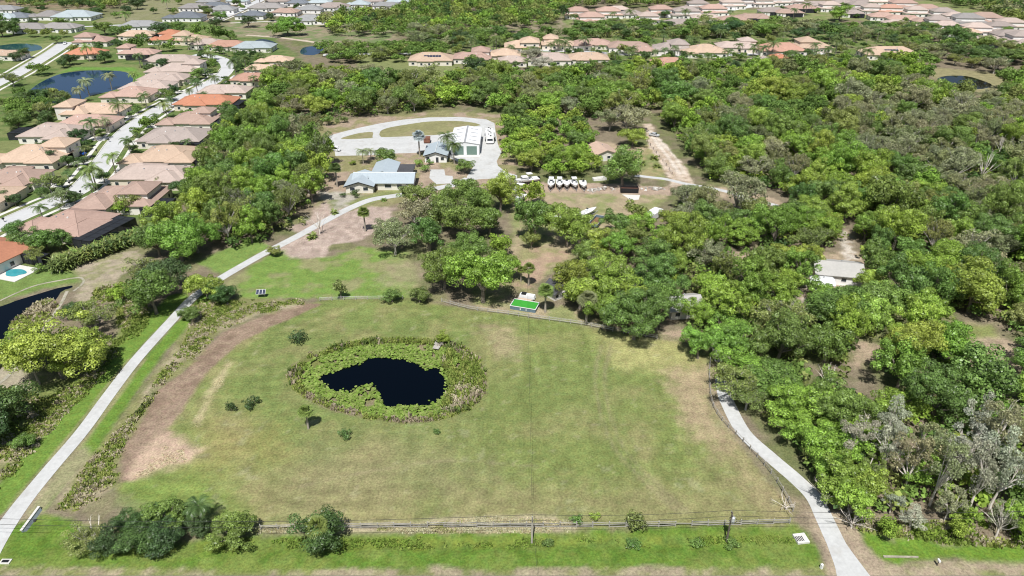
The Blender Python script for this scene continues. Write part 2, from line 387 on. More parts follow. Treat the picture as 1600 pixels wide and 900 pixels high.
# bare dirt track on the left of the field
zone([(500,475),(470,474),(400,497),(345,522),(315,552),(290,580),(245,610),(218,665),(192,700),(186,755),(215,745),(255,728),(300,715),(300,705),(275,690),(265,672),(290,640),(310,600),(335,570),(370,540),(420,512),(470,490)], mixed((.215,.155,.11), (.29,.215,.155), n3*.5+n2*.5, .38, .62), .6, .6)
zone([(222,700),(262,672),(300,695),(325,700),(300,720),(235,740),(200,745)], (.47,.35,.255), 1.6, 1.4, .8)
zone([(355,565),(362,568),(330,630),(312,665),(302,660),(330,600)], (.42,.36,.21), .8, 1.0, .8)
zone([(415,822),(620,818),(700,812),(860,806),(900,818),(900,832),(700,832),(415,832)], (.42,.355,.25), 1.0, .8, .85)
# rough strips beside the path, path verges
zone([(310,465),(470,468),(470,478),(400,494),(345,518),(312,550),(286,580),(240,610),(214,665),(188,700),(182,760),(120,800),(80,790),(130,720),(200,640),(280,530)], mixed((.20,.20,.085), (.33,.28,.19), n2), 1, 1)
zone([(-60,560),(60,580),(130,590),(190,520),(170,470),(120,480),(140,440),(210,440),(235,480),(232,505),(150,600),(80,680),(0,770),(-100,860)], mixed((.155,.185,.06), (.28,.245,.15), n2), 1.2, 1.2)
zone([(-60,610),(20,560),(55,600),(10,640),(-60,690)], (.33,.29,.21), 1.5, 1)
zone([(150,400),(215,392),(225,410),(190,430),(160,470),(120,470),(130,440),(100,420)], mixed((.33,.28,.205), (.25,.24,.13), n3), 1, 1)
zone([(40,425),(110,418),(128,440),(70,450),(0,470),(-30,470),(-30,440)], (.15,.215,.06), 1, .8)
# mown green strips on both sides of the left path
_pp = smooth(PP([(301,466),(269,500),(213,562),(172,615),(128,675),(76,736),(30,793)]), 3)
band([p+Vector((-4.2,0,0)) for p in _pp], 2.6, (.135,.215,.040), .5, .5)
band([p+Vector((3.4,0,0)) for p in _pp], 1.7, (.125,.21,.036), .5, .4)
band([p+Vector((1.9,0,0)) for p in _pp[6:]], .35, (.30,.25,.15), .4, .3, .7); band([p+Vector((-1.8,0,0)) for p in _pp[6:]], .25, (.28,.24,.14), .4, .3, .7)
zone([(130,700),(60,760),(0,825),(40,830),(70,800),(140,720)], (.32,.27,.18), .8, .8, .7)
# roadside verge
zone([(-120,905),(-40,850),(30,820),(70,800),(200,845),(420,836),(900,830),(1245,818),(1275,850),(1290,892),(1200,896),(-120,905)], mixed((.105,.18,.028), (.155,.205,.048), n2*.6+n3*.4, .4, .62), .7, .7)
zone([(240,848),(420,842),(1240,836),(1250,846),(240,862)], mixed((.165,.205,.04), (.125,.18,.04), n3), .7, .6, .8)
zone([(-100,884),(300,889),(700,890),(1290,886),(1400,880),(1700,870),(1700,960),(-100,960)], mixed((.33,.27,.19), (.18,.20,.07), n3*.5+n2*.5), .5, .8, .9)
zone([(1340,830),(1430,835),(1470,855),(1600,850),(1700,850),(1700,885),(1480,870),(1400,878),(1360,870)], mixed((.125,.21,.03), (.3,.26,.17), n2, .45, .6), .8, .8)
zone([(1255,800),(1320,800),(1350,850),(1380,880),(1370,900),(1290,900),(1285,850)], (.33,.265,.19), .6, .7)

# hollows for the lily pond and the canal
POND_RIM = [(450,590),(455,572),(480,553),(520,540),(570,530),(620,528),(680,530),(720,538),(750,560),(762,590),(758,615),(735,640),(690,656),(630,662),(570,655),(520,640),(480,625),(455,605)]
POND_W = [(400,570),(450,520),(500,505),(560,485),(640,465),(690,430),(760,418),(850,425),(950,440),(1040,470),(1060,495),(1100,488),(1150,480),(1180,540),(1210,590),(1200,650),(1140,700),(1110,730),(1000,735),(900,735),(800,748),(775,700),(745,640),(720,600),(680,605),(640,620),(600,655),(500,650),(460,630),(420,610)]
POND_W = [(400+u/4, 450+v/4) for u, v in POND_W]
CANAL = [(-60,500),(0,478),(30,468),(60,459),(90,450),(112,446),(116,452),(95,464),(62,478),(28,492),(20,510),(22,540),(10,560),(-10,585),(-60,620)]
rim = [tuple(p[:2]) for p in PP(POND_RIM)]; can = [tuple(p[:2]) for p in PP(CANAL)]
gz = (n2-.5)*.25*np.clip((gy-60)/20, 0, 1)*(gy < 400)
drim = sdf(rim, gx, gy); gz = np.where(drim < 0, -np.minimum(-drim*.22, .75), gz*np.clip(drim/4, 0, 1))
dcan = sdf(can, gx, gy); gz = np.where(dcan < 2.2, np.minimum(gz, -np.clip((2.2-dcan)*.3, 0, 1.2)), gz)
zone(POND_RIM, mixed((.21,.18,.11), (.15,.165,.055), n2), .5, .5)
# shallow roadside ditch
yd = P(800, 848).y; gz = gz-.30*np.exp(-((gy-yd)/1.6)**2)*((gx > -75) & (gx < 36))
# flat under everything that is paved or built (filled in below before the sheet is made)
FLAT = []
def flatten(poly_or_line, w=None):
    FLAT.append((poly_or_line, w))

# ---------------------------------------------------------------- roads, paths and paving
def strip(name, pts, width, mat, z=.05, thick=.12, n=6, kind='structure', label=None, cat=None):
    pts = smooth(pts, n); L = []; Rr = []
    ws = width if isinstance(width, (list, tuple)) else [width]*2
    N = len(pts)
    for i, p in enumerate(pts):
        t = pts[min(i+1, N-1)]-pts[max(i-1, 0)]; t.z = 0; t.normalize(); nn = Vector((t.y, -t.x, 0))
        f = i/(N-1)*(len(ws)-1); k = min(int(f), len(ws)-2); w = ws[k]+(ws[k+1]-ws[k])*(f-k)
        L.append(p-nn*w/2); Rr.append(p+nn*w/2)
    vs = []; fs = []
    for a, b in zip(L, Rr):
        vs += [(a.x, a.y, z), (b.x, b.y, z), (a.x, a.y, z-thick), (b.x, b.y, z-thick)]
    for i in range(N-1):
        o = 4*i; q = o+4; fs += [(o, o+1, q+1, q), (o+2, o, q, q+2), (o+1, o+3, q+3, q+1)]
    m = MB(); m.add(vs, fs); o = m.build(name, mat); tag(o, label, cat, kind=kind)
    flatten([tuple(p[:2]) for p in pts], max(ws)/2+1); return o
def sheet(name, poly, mat, z=.05, thick=.12, label=None, cat=None, kind='structure', flat=True, parent=None):
    if kind is None and parent is not None: pass
    n = len(poly); poly = [Vector(p) for p in poly]
    ar = sum(poly[i].x*poly[(i+1) % n].y-poly[(i+1) % n].x*poly[i].y for i in range(n))
    if ar < 0: poly = poly[::-1]
    vs = [(p.x, p.y, z) for p in poly]+[(p.x, p.y, z-thick) for p in poly]
    fs = [tuple(range(n))]+[(i, i+n, (i+1) % n+n, (i+1) % n) for i in range(n)]
    m = MB(); m.add(vs, fs); o = m.build(name, mat, parent)
    if kind: tag(o, label, cat, kind=kind)
    if flat: flatten([tuple(p[:2]) for p in poly])
    return o

DRIVE = [(732,279),(712,288),(684,294),(652,301),(610,307),(577,313),(541,328),(505,347),(467,368),(432,386),(400,403),(340,438),(301,466),(269,500),(213,562),(172,615),(128,675),(76,736),(30,793),(-8,850),(-40,910)]
strip('driveway', PP(DRIVE), [3.6, 3.6, 3.2, 3.0, 2.8, 2.7, 2.7, 2.8, 3.6], M['concrete'])
DRIVE2 = [(1128,590),(1131,612),(1138,632),(1162,676),(1203,714),(1245,750),(1272,778),(1289,812),(1307,850),(1326,885),(1336,905)]
strip('driveway', PP(DRIVE2), [2.9, 2.9, 2.9, 2.9, 3.1, 5.5], M['concrete'])
ry = P(800, 899.6).y
o = sheet('road', [Vector((-400, ry-9, 0)), Vector((400, ry-9, 0)), Vector((400, ry, 0)), Vector((-400, ry, 0))], M['asphalt'], .04)
for yy in (ry-.35, ry-8.6):
    m = MB(); m.box((0, yy, .045), (800, .12, .01)); tag(m.build('edge_line', M['trim'], o))
def c5(l): return [(490+u/5, 170+v/5) for u, v in l]
APRON = c5([(80,240),(130,208),(230,180),(350,150),(500,118),(700,85),(900,68),(1150,64),(1350,84),(1412,112),(1424,190),(1440,280),(1468,340),(1430,410),(1440,445),(1500,495),(1590,520),(1590,545),(1400,545),(1300,550),(1215,560),(1195,535),(1250,450),(1130,415),(1060,385),(1050,350),(930,300),(800,345),(660,348),(480,362),(170,368),(160,300),(95,270)])
sheet('concrete_yard', PP(APRON), M['concrete'], .05)
ISL = [c5([(212,236),(330,196),(420,183),(464,185),(460,214),(440,230)]), c5([(514,200),(530,170),(600,145),(750,120),(900,100),(1100,95),(1240,108),(1305,128),(1260,138),(1055,188),(930,207),(560,222),(525,215)])]
M['dry_lawn'] = plain('dry_lawn', (.225, .215, .10), .95, var=.22, scale=.6, bump=.3, stain=((.30, .245, .155), .12, .7))
for q in ISL: sheet('lawn_island', smooth_closed(PP(q), 3), M['dry_lawn'], .056, .05, flat=False)
sheet('parking_pad', PP(c5([(913,475),(1020,475),(1030,522),(1085,525),(1097,580),(960,590),(905,540)])), M['concrete'], .05)
DIRT2 = [(1010,195),(1020,212),(1032,228),(1050,250),(1062,268),(1070,285)]

strip('lane', PP([(992,274),(1015,277),(1040,280),(1075,288),(1130,298),(1175,312),(1215,322),(1240,335)]), [2.2, 2.2, 2.4, 2.0], M['concrete'], .045)
# left-hand subdivision street with kerbs and pavements
ST = [(-60,384),(-20,362),(25,341),(75,319),(120,299),(145,275),(166,247),(183,222),(203,201),(226,185),(252,169),(288,151),(322,134),(347,118),(356,106),(350,95),(330,88),(305,85)]
strip('street', PP(ST), 8.0, M['street'], .03)
def offset_line(pts, d):
    pts = smooth(pts, 5); out = []
    for i, p in enumerate(pts):
        t = pts[min(i+1, len(pts)-1)]-pts[max(i-1, 0)]; t.normalize(); out.append(p+Vector((t.y, -t.x, 0))*d)
    return out
for d in (-4.15, 4.15): strip('kerb', offset_line(PP(ST[:15]), d), .35, M['kerb'], .14, .2, 1)
for d in (-7.2, 7.2): strip('pavement', offset_line(PP(ST[:14]), d), 1.5, M['kerb'], .05, .12, 1)
ST2 = [(-60,160),(-10,133),(25,116),(60,95),(83,81),(104,66)]
strip('street', PP(ST2), 9.0, M['street'], .03)
for d in (-4.65, 4.65): strip('kerb', offset_line(PP(ST2), d), .35, M['kerb'], .14, .2, 1)
for d in (-8.0, 8.2): strip('pavement', offset_line(PP(ST2), d), 1.5, M['kerb'], .05, .12, 1)
strip('street', PP([(335,32),(365,20),(395,6),(420,-6)]), 9, M['street'], .03)
for d in (-7.5, 7.5): strip('pavement', offset_line(PP([(335,32),(365,20),(395,6),(420,-6)]), d), 1.6, M['kerb'], .05, .12, 1)
strip('pavement', PP([(360,36),(430,33),(480,30)]), 2.5, M['kerb'], .05)
strip('lane', PP([(125,42),(165,40),(215,38),(240,37)]), 5, M['street'], .03)
strip('lane', PP([(385,55),(430,58),(470,63),(505,68)]), 4, M['dirt_road'], .03)
strip('street', PP([(505,86),(560,84),(630,83),(700,88),(760,80),(830,78)]), 7, M['street'], .03)
strip('street', PP([(830,78),(900,80),(960,84),(1040,86),(1120,86),(1190,84),(1290,84)]), 8, M['street'], .03)
strip('street', PP([(1000,24),(1090,28),(1150,14),(1230,4),(1300,6),(1380,14),(1450,24),(1520,46),(1600,66)]), 8, M['street'], .03)
strip('pavement', PP([(105,455),(95,475),(75,505),(40,555),(10,590),(-20,612)]), .8, M['sand_edge'], .05)
strip('pavement', PP([(0,470),(50,448),(95,438),(125,434),(130,442),(115,455)]), .6, M['sand_edge'], .05)

# water
sheet('pond', smooth_closed(PP(POND_W, -.36), 3), M['dark_water'], -.36, .1, flat=False)
m = MB(); rp = PP([(x, y) for x, y in POND_RIM]); cxy = sum(rp, Vector())/len(rp)
o = sheet('canal', smooth_closed(PP(CANAL, -.4), 3), M['dark_water'], -.4, .1, flat=False)
LAKE = [(40,150),(60,131),(90,117),(120,111.5),(160,110),(195,112.5),(207,121),(205,131),(190,137),(170,143),(140,150),(120,161),(95,166),(60,158)]
sheet('lake', smooth_closed(PP(LAKE), 4), M['blue_water'], .03)
sheet('lake', smooth_closed(PP([(-40,76),(0,71),(30,68),(58,70),(66,76),(50,80),(10,84),(-40,86)]), 3), M['green_water'], .03)
sheet('lake', smooth_closed(PP([(470,84),(473,75),(490,72),(505,72),(503,80),(490,86)]), 3), M['blue_water'], .03)
sheet('lake', smooth_closed(PP([(398,64),(412,61),(430,66),(432,71),(405,72)]), 3), M['dark_water'], .03)
sheet('lake', smooth_closed(PP([(1464,124),(1480,118.5),(1510,119),(1535,126),(1550,133),(1535,139),(1505,138),(1480,132)]), 3), M['dark_water'], .03)

def finish_ground():
    global gz
    for q, w in FLAT:
        X0 = min(p[0] for p in q)-4; X1 = max(p[0] for p in q)+4; Y0 = min(p[1] for p in q)-4; Y1 = max(p[1] for p in q)+4
        k = np.where((gx > X0) & (gx < X1) & (gy > Y0) & (gy < Y1))[0]
        if not len(k): continue
        d = sdf(q, gx[k], gy[k])-1 if w is None else dline(q, gx[k], gy[k])-w
        f = np.clip(d/1.5, 0, 1); gz[k] = np.where(f < 1, np.minimum(gz[k], 0)*f*1.0+np.maximum(gz[k], 0)*f, gz[k])
    nx, ny = len(XS), len(YS); V = np.c_[gx, gy, gz]
    i = (np.arange(ny-1)[:, None]*nx+np.arange(nx-1)[None, :]).ravel()
    Fq = np.c_[i, i+1, i+nx+1, i+nx]
    t = NT('ground'); co = t.n('ShaderNodeTexCoord').outputs['Object']; at = t.n('ShaderNodeAttribute', attribute_name='col')
    a = t.noise(co, 2.4, 5, .7); b = t.noise(co, .35, 4, .6)
    c = t.scale(at.outputs['Color'], t.math('MULTIPLY', t.ramp(a, .28, .72, .58, 1.42), t.ramp(b, .3, .7, .80, 1.20)))
    hs = t.n('ShaderNodeHueSaturation'); t.l(c, hs.inputs['Color']); t.l(t.ramp(t.noise(co, .9, 3), .3, .7, .485, .515), hs.inputs['Hue'])
    me = np_mesh('ground', V, Fq, t.done(t.bsdf(hs.outputs[0], .95, 0, t.bump(a, .5, .12), .1)), col=np.clip(col, 0, 1))
    tag(obj('ground', me), kind='structure')

# ---------------------------------------------------------------- houses
ORD = ['first','second','third','fourth','fifth','sixth','seventh','eighth','ninth','tenth','eleventh','twelfth','thirteenth','fourteenth','fifteenth','sixteenth','seventeenth','eighteenth','nineteenth','twentieth','twenty-first','twenty-second','twenty-third','twenty-fourth','twenty-fifth','twenty-sixth','twenty-seventh','twenty-eighth','twenty-ninth','thirtieth','thirty-first','thirty-second','thirty-third','thirty-fourth','thirty-fifth','thirty-sixth','thirty-seventh','thirty-eighth','thirty-ninth','fortieth','forty-first','forty-second','forty-third','forty-fourth','forty-fifth','forty-sixth','forty-seventh','forty-eighth','forty-ninth','fiftieth','fifty-first','fifty-second','fifty-third','fifty-fourth','fifty-fifth','fifty-sixth']
KEEP = []                                        # footprints no tree may stand in (ground polygons with a margin)
def keep(x, y, w, d, rz=0.0, mrg=1.5):
    w = w/2+mrg; d = d/2+mrg; c, s = math.cos(rz), math.sin(rz)
    KEEP.append([(x+a*w*c-b*d*s, y+a*w*s+b*d*c) for a, b in ((-1,-1),(1,-1),(1,1),(-1,1))])
ROOFS = {'pink': ((.54,.37,.305), 'pink'), 'pale': ((.59,.475,.415), 'pale pink'), 'tan': ((.63,.465,.345), 'tan'), 'orange': ((.60,.265,.16), 'orange'),
         'salmon': ((.58,.34,.255), 'salmon'), 'brown': ((.47,.335,.275), 'brown'), 'taupe': ((.43,.36,.325), 'taupe'), 'grey': ((.36,.36,.36), 'grey'),
         'slate': ((.21,.23,.26), 'slate grey'), 'ice': ((.47,.53,.55), 'pale blue-grey'), 'taupegrey': ((.36,.335,.32), 'taupe grey')}
WIN = {}
def window_mesh(w, h):
    k = (round(w, 1), round(h, 1))
    if k not in WIN:
        m = MB(); a = .09
        for dx in (-w/2+a/2, w/2-a/2): m.box((dx, -.04, 0), (a, .08, h), 0)
        for dz in (-h/2+a/2, h/2-a/2): m.box((0, -.04, dz), (w-2*a, .08, a), 0)
        m.box((0, -.012, 0), (w-2*a, .02, h-2*a), 1)
        WIN[k] = m.mesh('window', [M['trim'], M['glass']])
    return WIN[k]
def hip(mr, mc, cx, cy, w, d, z, pitch=.40, over=.55, th=.22):
    """hip roof over a block, with fascia, and its ridge caps"""
    w += 2*over; d += 2*over; r = min(w, d)/2; rise = r*pitch
    if w >= d: a = Vector((cx-w/2+r, cy, z+th+rise)); b = Vector((cx+w/2-r, cy, z+th+rise))
    else: a = Vector((cx, cy-d/2+r, z+th+rise)); b = Vector((cx, cy+d/2-r, z+th+rise))
    q = [Vector((cx+i*w/2, cy+j*d/2, z+th)) for i, j in ((-1,-1),(1,-1),(1,1),(-1,1))]
    lo = [p-Vector((0, 0, th)) for p in q]
    vs = q+lo+[a, b]
    if w >= d: fs = [(0,1,9,8),(1,2,9),(2,3,8,9),(3,0,8)]
    else: fs = [(0,1,8),(1,2,9,8),(2,3,9),(3,0,8,9)]
    mr.add(vs, fs+[(i+4, (i+1) % 4+4, (i+1) % 4, i) for i in range(4)]+[(7,6,5,4)])
    up = Vector((0, 0, .03))
    if (a-b).length > .5: mc.tube([a+up, b+up], .13, 4)
    for i, e in ((0, a), (3, a if w >= d else b), (1, b if w >= d else a), (2, b)): mc.tube([q[i]+up, e+up], .11, 4)
def house(name, label, cat, group, loc, W, D, rz=0.0, roof='pink', wall=(.72,.66,.58), two=None, cage=None, style=0, win=True, solar=0, garage=None, h=3.0):
    r = thing(name, label, cat, loc, rz, group); rr = random.Random(int(loc[0]*7+loc[1]*13))
    st = style % 4
    if st == 0: bl = [(0, D*.10, W*.80, D*.72, h), (-W*.24, -D*.17, W*.42, D*.62, h+.03), (W*.27, D*.04, W*.40, D*.80, h-.03)]
    elif st == 1: bl = [(W*.05, D*.05, W*.76, D*.82, h), (-W*.33, -D*.22, W*.30, D*.48, h-.04), (W*.31, -D*.1, W*.34, D*.62, h+.03)]
    elif st == 2: bl = [(0, .0, W*.90, D*.64, h), (W*.20, -D*.20, W*.38, D*.56, h+.04), (-W*.22, D*.18, W*.44, D*.60, h-.03)]
    else: bl = [(0, 0, W*.94, D*.80, h), (-W*.10, -D*.28, W*.34, D*.42, h-.05)]
    if two: bl.append((two[0]*W, two[1]*D, two[2]*W, two[3]*D, h+2.9))
    mw, mr, mc = MB(), MB(), MB()
    for cx, cy, w, d, hh in bl:
        mw.box((cx, cy, hh/2-.1), (w, d, hh+.2)); hip(mr, mc, cx, cy, w, d, hh)
    o = mw.build('wall', M['wall'], r); o.color = (*wall, 1)
    rc = Vector(ROOFS[roof][0])*rr.uniform(.68, .83)
    ro = mr.build('roof', M['roof'], r); ro.color = (*rc, 1)
    co = mc.build('ridge_cap', M['ridge'], ro); co.color = (*(rc*1.12), 1)
    if loc[1] < 480:
        cx, cy, w, d, hh = bl[0]; tp = hh+.22+(min(w, d)/2+.55)*.40
        for k in range(3):
            vx, vy = cx+rr.uniform(-.25,.25)*w, cy-d*rr.uniform(.08,.2); zz = tp-.40*(cy-vy)
            m = MB(); m.box((vx, vy, zz+.12), (.5,.4,.35), 0, 0, .8); m.build('roof_vent', M['grey_metal'] if k else M['trim'], ro)
    def inside(x, y, me):
        return any(abs(x-b[0]) < b[2]/2 and abs(y-b[1]) < b[3]/2 for b in bl if b is not me)
    if win:
        face_cam = -1 if loc[0] > 0 else 1
        for b in bl:
            cx, cy, w, d, hh = b; z = hh-1.6
            n = max(1, int(w/4.5))
            for k in range(n):
                x = cx-w/2+(k+.5)*w/n
                if not inside(x, cy-d/2-.2, b): obj('window', window_mesh(rr.choice((1.4, 1.8)), 1.4), r, (x, cy-d/2-.003, z))
            n = max(1, int(d/5))
            for k in range(n):
                y = cy-d/2+(k+.5)*d/n; x = cx+face_cam*w/2
                if not inside(x+face_cam*.2, y, b):
                    obj('window', window_mesh(1.4, 1.4), r, (x+face_cam*.003, y, z), R(90)*face_cam)
    if garage:
        b = bl[1]; sx, sy = garage
        m = MB(); m.box((0, 0, 1.1), (4.8, .06, 2.2)); x = b[0]+sx*(b[2]/2+.035); y = b[1]+sy*(b[3]/2+.035)
        g = m.build('garage_door', M['trim'], r); g.location = (x, y, 0); g.rotation_euler = (0, 0, R(90) if sx else 0)
    for k in range(solar):
        cx, cy, w, d, hh = bl[0]; rise = .40; y0 = cy-d/2-.55
        yy = y0+d*.28; z = hh+.22+rise*(yy-y0)+.09; sl = math.atan(rise)
        m = MB(); m.box((0, 0, 0), (1.6, 1.9, .05)); p = m.build('solar_panel', M['panel'], r)
        p.location = (cx-w*.12+(k % 6)*1.75, yy+(k//6)*2.0, z+(k//6)*2.0*rise); p.rotation_euler = (sl, 0, 0)
    if cage:
        cx, cy, w, d, hh = cage; cx *= W; cy *= D; m = MB(); sc = MB()
        nx = max(2, int(w/2.4)); ny = max(2, int(d/2.4)); T = .09
        for i in range(nx+1):
            x = cx-w/2+i*w/nx
            m.box((x, cy-d/2, hh/2), (T, T, hh)); m.box((x, cy+d/2, hh/2), (T, T, hh)); m.box((x, cy, hh), (T, d, T))
        for j in range(ny+1):
            y = cy-d/2+j*d/ny; m.box((cx, y, hh+.01), (w, T, T))
            if 0 < j < ny:
                for s_ in (-1, 1): m.box((cx+s_*w/2, y, hh/2), (T, T, hh))
        sc.box((cx, cy, hh/2+.03), (w-.12, d-.12, hh-.1))
        g = m.build('pool_enclosure', M['black'], r); sc.build('screen', M['screen'], g)
        mp = MB(); mp.box((cx, cy, .06), (w*.9, d*.9, .06)); mp.build('pool_deck', M['kerb'], r)
        mq = MB(); mq.box((cx, cy, .105), (w*.5, d*.45, .02)); mq.build('pool', M['pool'], r)
    keep(loc[0], loc[1], W, D, rz, 2.0)
    flatten(KEEP[-1])
    return r
WALLS = [(.74,.68,.60), (.78,.74,.68), (.70,.62,.52), (.76,.72,.66)]
def drive_to(loc, dx, w=5.5, L=9):
    x = loc[0]+dx; poly = [Vector((x-L/2, loc[1]-w/2, 0)), Vector((x+L/2, loc[1]-w/2, 0)), Vector((x+L/2, loc[1]+w/2, 0)), Vector((x-L/2, loc[1]+w/2, 0))]
    sheet('driveway', poly, M['kerb'], .06, .12)
# (px, py at the eaves, width across, depth away, roof, style, second storey, screened pool)
ROWR = [(108,347,24,17,'pink',1,None,(.60,-.06,6.5,18,3.3)), (192,309,26,18,'brown',0,(.22,.05,.36,.5),(.52,-.22,8,9,2.9)), (243,271,30,17,'pale',2,None,(.40,-.34,9,5,2.8)),
        (258,243,28,18,'tan',1,None,(.42,-.12,9,9,3.0)), (275,212,27,18,'taupe',3,None,(.36,-.40,9,6,2.8)), (297,187,24,16,'brown',1,(.22,.22,.34,.42),(.54,-.1,7,8,2.7)),
        (324,158,29,15,'orange',3,None,(.52,-.1,5,10,2.8)), (352,141,26,13,'pale',3,None,None), (404,122,29,13,'salmon',3,None,(.46,-.1,8,9,2.9)), (416,107,26,12,'tan',2,None,None), (430,94,22,12,'tan',1,None,None)]
rotR = {0: -16}
for i, (px, py, w, d, rf, st, two, cg) in enumerate(ROWR):
    p = P(px, py, 3.0); p.z = 0; d *= 1.14
    house('house', f'{ROOFS[rf][1]} tile-roofed house, {ORD[i]} from the near end, right side of the palm-lined street', 'house', 'houses on the palm-lined street', p, w, d, R(rotR.get(i, 0)), rf, WALLS[i % 4], two, cg, st, garage=(-1, 0))
    if i and i < 8: drive_to(p, -w/2-3.5)
ROWL = [(-26,396,21,17,'orange',3,None,None), (-22,306,18,14,'tan',3,None,None), (26,276,21,15,'brown',2,None,None), (46,243,29,17,'tan',1,(.30,.28,.36,.45),None),
        (88,206,27,17,'pale',2,None,(-.56,.1,9,9,3.0)), (140,190,25,13,'pink',3,None,None), (150,172,27,13,'tan',0,(-.42,.0,.30,.7),None),
        (205,146,24,14,'pink',1,None,None), (232,134,26,13,'pale',0,None,None), (258,121,28,14,'pale',2,None,None), (275,108,30,14,'pale',1,(.32,.2,.34,.5),None),
        (268,93,32,12,'pale',3,None,None), (218,82,26,12,'pink',2,(-.35,.2,.3,.6),(.1,-.5,14,5,2.8)), (136,82,23,12,'orange',3,None,None), (148,63,24,13,'pink',1,(-.2,.0,.5,.6),None),
        (217,54,26,12,'tan',3,None,(.5,-.1,5,8,2.8)), (265,60,25,14,'orange',1,(-.05,.3,.5,.5),None), (302,61,22,12,'tan',3,(-.3,.1,.5,.8),None), (325,67,22,12,'pale',0,None,None), (357,70,27,12,'salmon',3,None,None), (398,72,27,13,'ice',3,None,None)]
for i, (px, py, w, d, rf, st, two, cg) in enumerate(ROWL):
    p = P(px, py, 3.0); p.z = 0; d *= 1.32
    house('house', f'{ROOFS[rf][1]} tile-roofed house, {ORD[i]} from the near end, left side of the palm-lined street', 'house', 'houses on the palm-lined street', p, w, d, R(-18 if i == 0 else 0), rf, WALLS[(i+1) % 4], two, cg, st, garage=(1, 0))
    if 1 < i < 11 and i not in (5,): drive_to(p, w/2+3.0)
p = P(12, 84, 3); p.z = 0
house('house', 'tan hip-roofed house below the green pond at the far left edge', 'house', 'houses on the palm-lined street', p, 25, 14, 0, 'tan', WALLS[1], None, None, 2)
GREY = [(4,27,24,13,'ice',3,None), (27,26,22,13,'slate',0,None), (76,24,26,15,'taupegrey',1,None), (120,24,31,17,'ice',3,None), (47,43,27,13,'taupegrey',3,None), (96,42,28,14,'taupegrey',2,None),
        (222,39,28,13,'grey',3,None), (305,11,24,12,'taupegrey',3,None), (290,26,29,15,'slate',1,None), (338,8,22,12,'slate',2,None), (393,23,22,12,'slate',1,None), (418,11,30,14,'taupegrey',3,None),
        (447,18,22,13,'brown',2,None), (482,14,23,13,'grey',1,None), (522,10,26,13,'taupe',3,None), (487,30,25,14,'grey',3,None), (466,4,20,12,'slate',2,None), (560,6,20,12,'ice',1,None), (604,8,24,13,'grey',2,None), (372,1,20,12,'ice',2,None), (325,2,18,11,'grey',3,None), (350,14,20,12,'grey',3,None), (435,1,20,12,'taupe',3,None), (500,3,20,12,'ice',3,None), (540,17,20,12,'grey',3,None), (580,1,22,12,'taupe',3,None), (622,2,20,12,'ice',3,None), (10,14,22,12,'grey',3,None)]
for i, (px, py, w, d, rf, st, two) in enumerate(sorted(GREY)):
    p = P(px, py, 3); p.z = 0; d *= 1.42; w *= 1.12
    house('house', f'{ROOFS[rf][1]} roofed white-walled house, {ORD[i]} from the left in the far top-left estate', 'house', 'far grey-roofed houses', p, w, d, 0, rf, (.80,.79,.77), None, None, st)
MID = [(674,91,25,14,'tan',3,None,6), (738,89,23,13,'pink',2,(.2,.35,.42,.6),0), (786,84,20,12,'tan',1,None,0), (816,71,22,13,'tan',3,(.2,0,.5,.8),0), (801,94,16,10,'pale',3,None,0), (872,68,22,13,'tan',2,(-.2,.3,.4,.6),0),
       (858,91,25,13,'pale',3,None,0), (924,68,25,13,'pink',0,None,0), (918,90,24,12,'tan',3,None,0), (982,72,27,14,'brown',2,None,0), (1046,75,26,14,'taupe',1,(.2,.1,.4,.7),0), (1046,98,20,12,'salmon',3,None,0),
       (1098,79,27,15,'tan',1,None,0), (1152,72,26,13,'pale',2,(.25,.25,.35,.5),0), (1218,76,28,15,'salmon',3,None,0), (1216,89,9,7,'orange',3,None,0), (1268,72,22,12,'tan',3,(-.1,.2,.5,.7),0), (1388,82,32,15,'tan',3,None,5), (1006,78,14,10,'pink',3,None,0), (1192,95,14,10,'pale',3,None,0)]
for i, (px, py, w, d, rf, st, two, so) in enumerate(sorted(MID)):
    p = P(px, py, 3); p.z = 0; d *= 1.42; w *= 1.12
    house('house', f'{ROOFS[rf][1]} tile-roofed house, {ORD[i]} from the left in the row beyond the woods', 'house', 'houses in the row beyond the woods', p, w, d, 0, rf, WALLS[i % 4], two, None, st, solar=so)
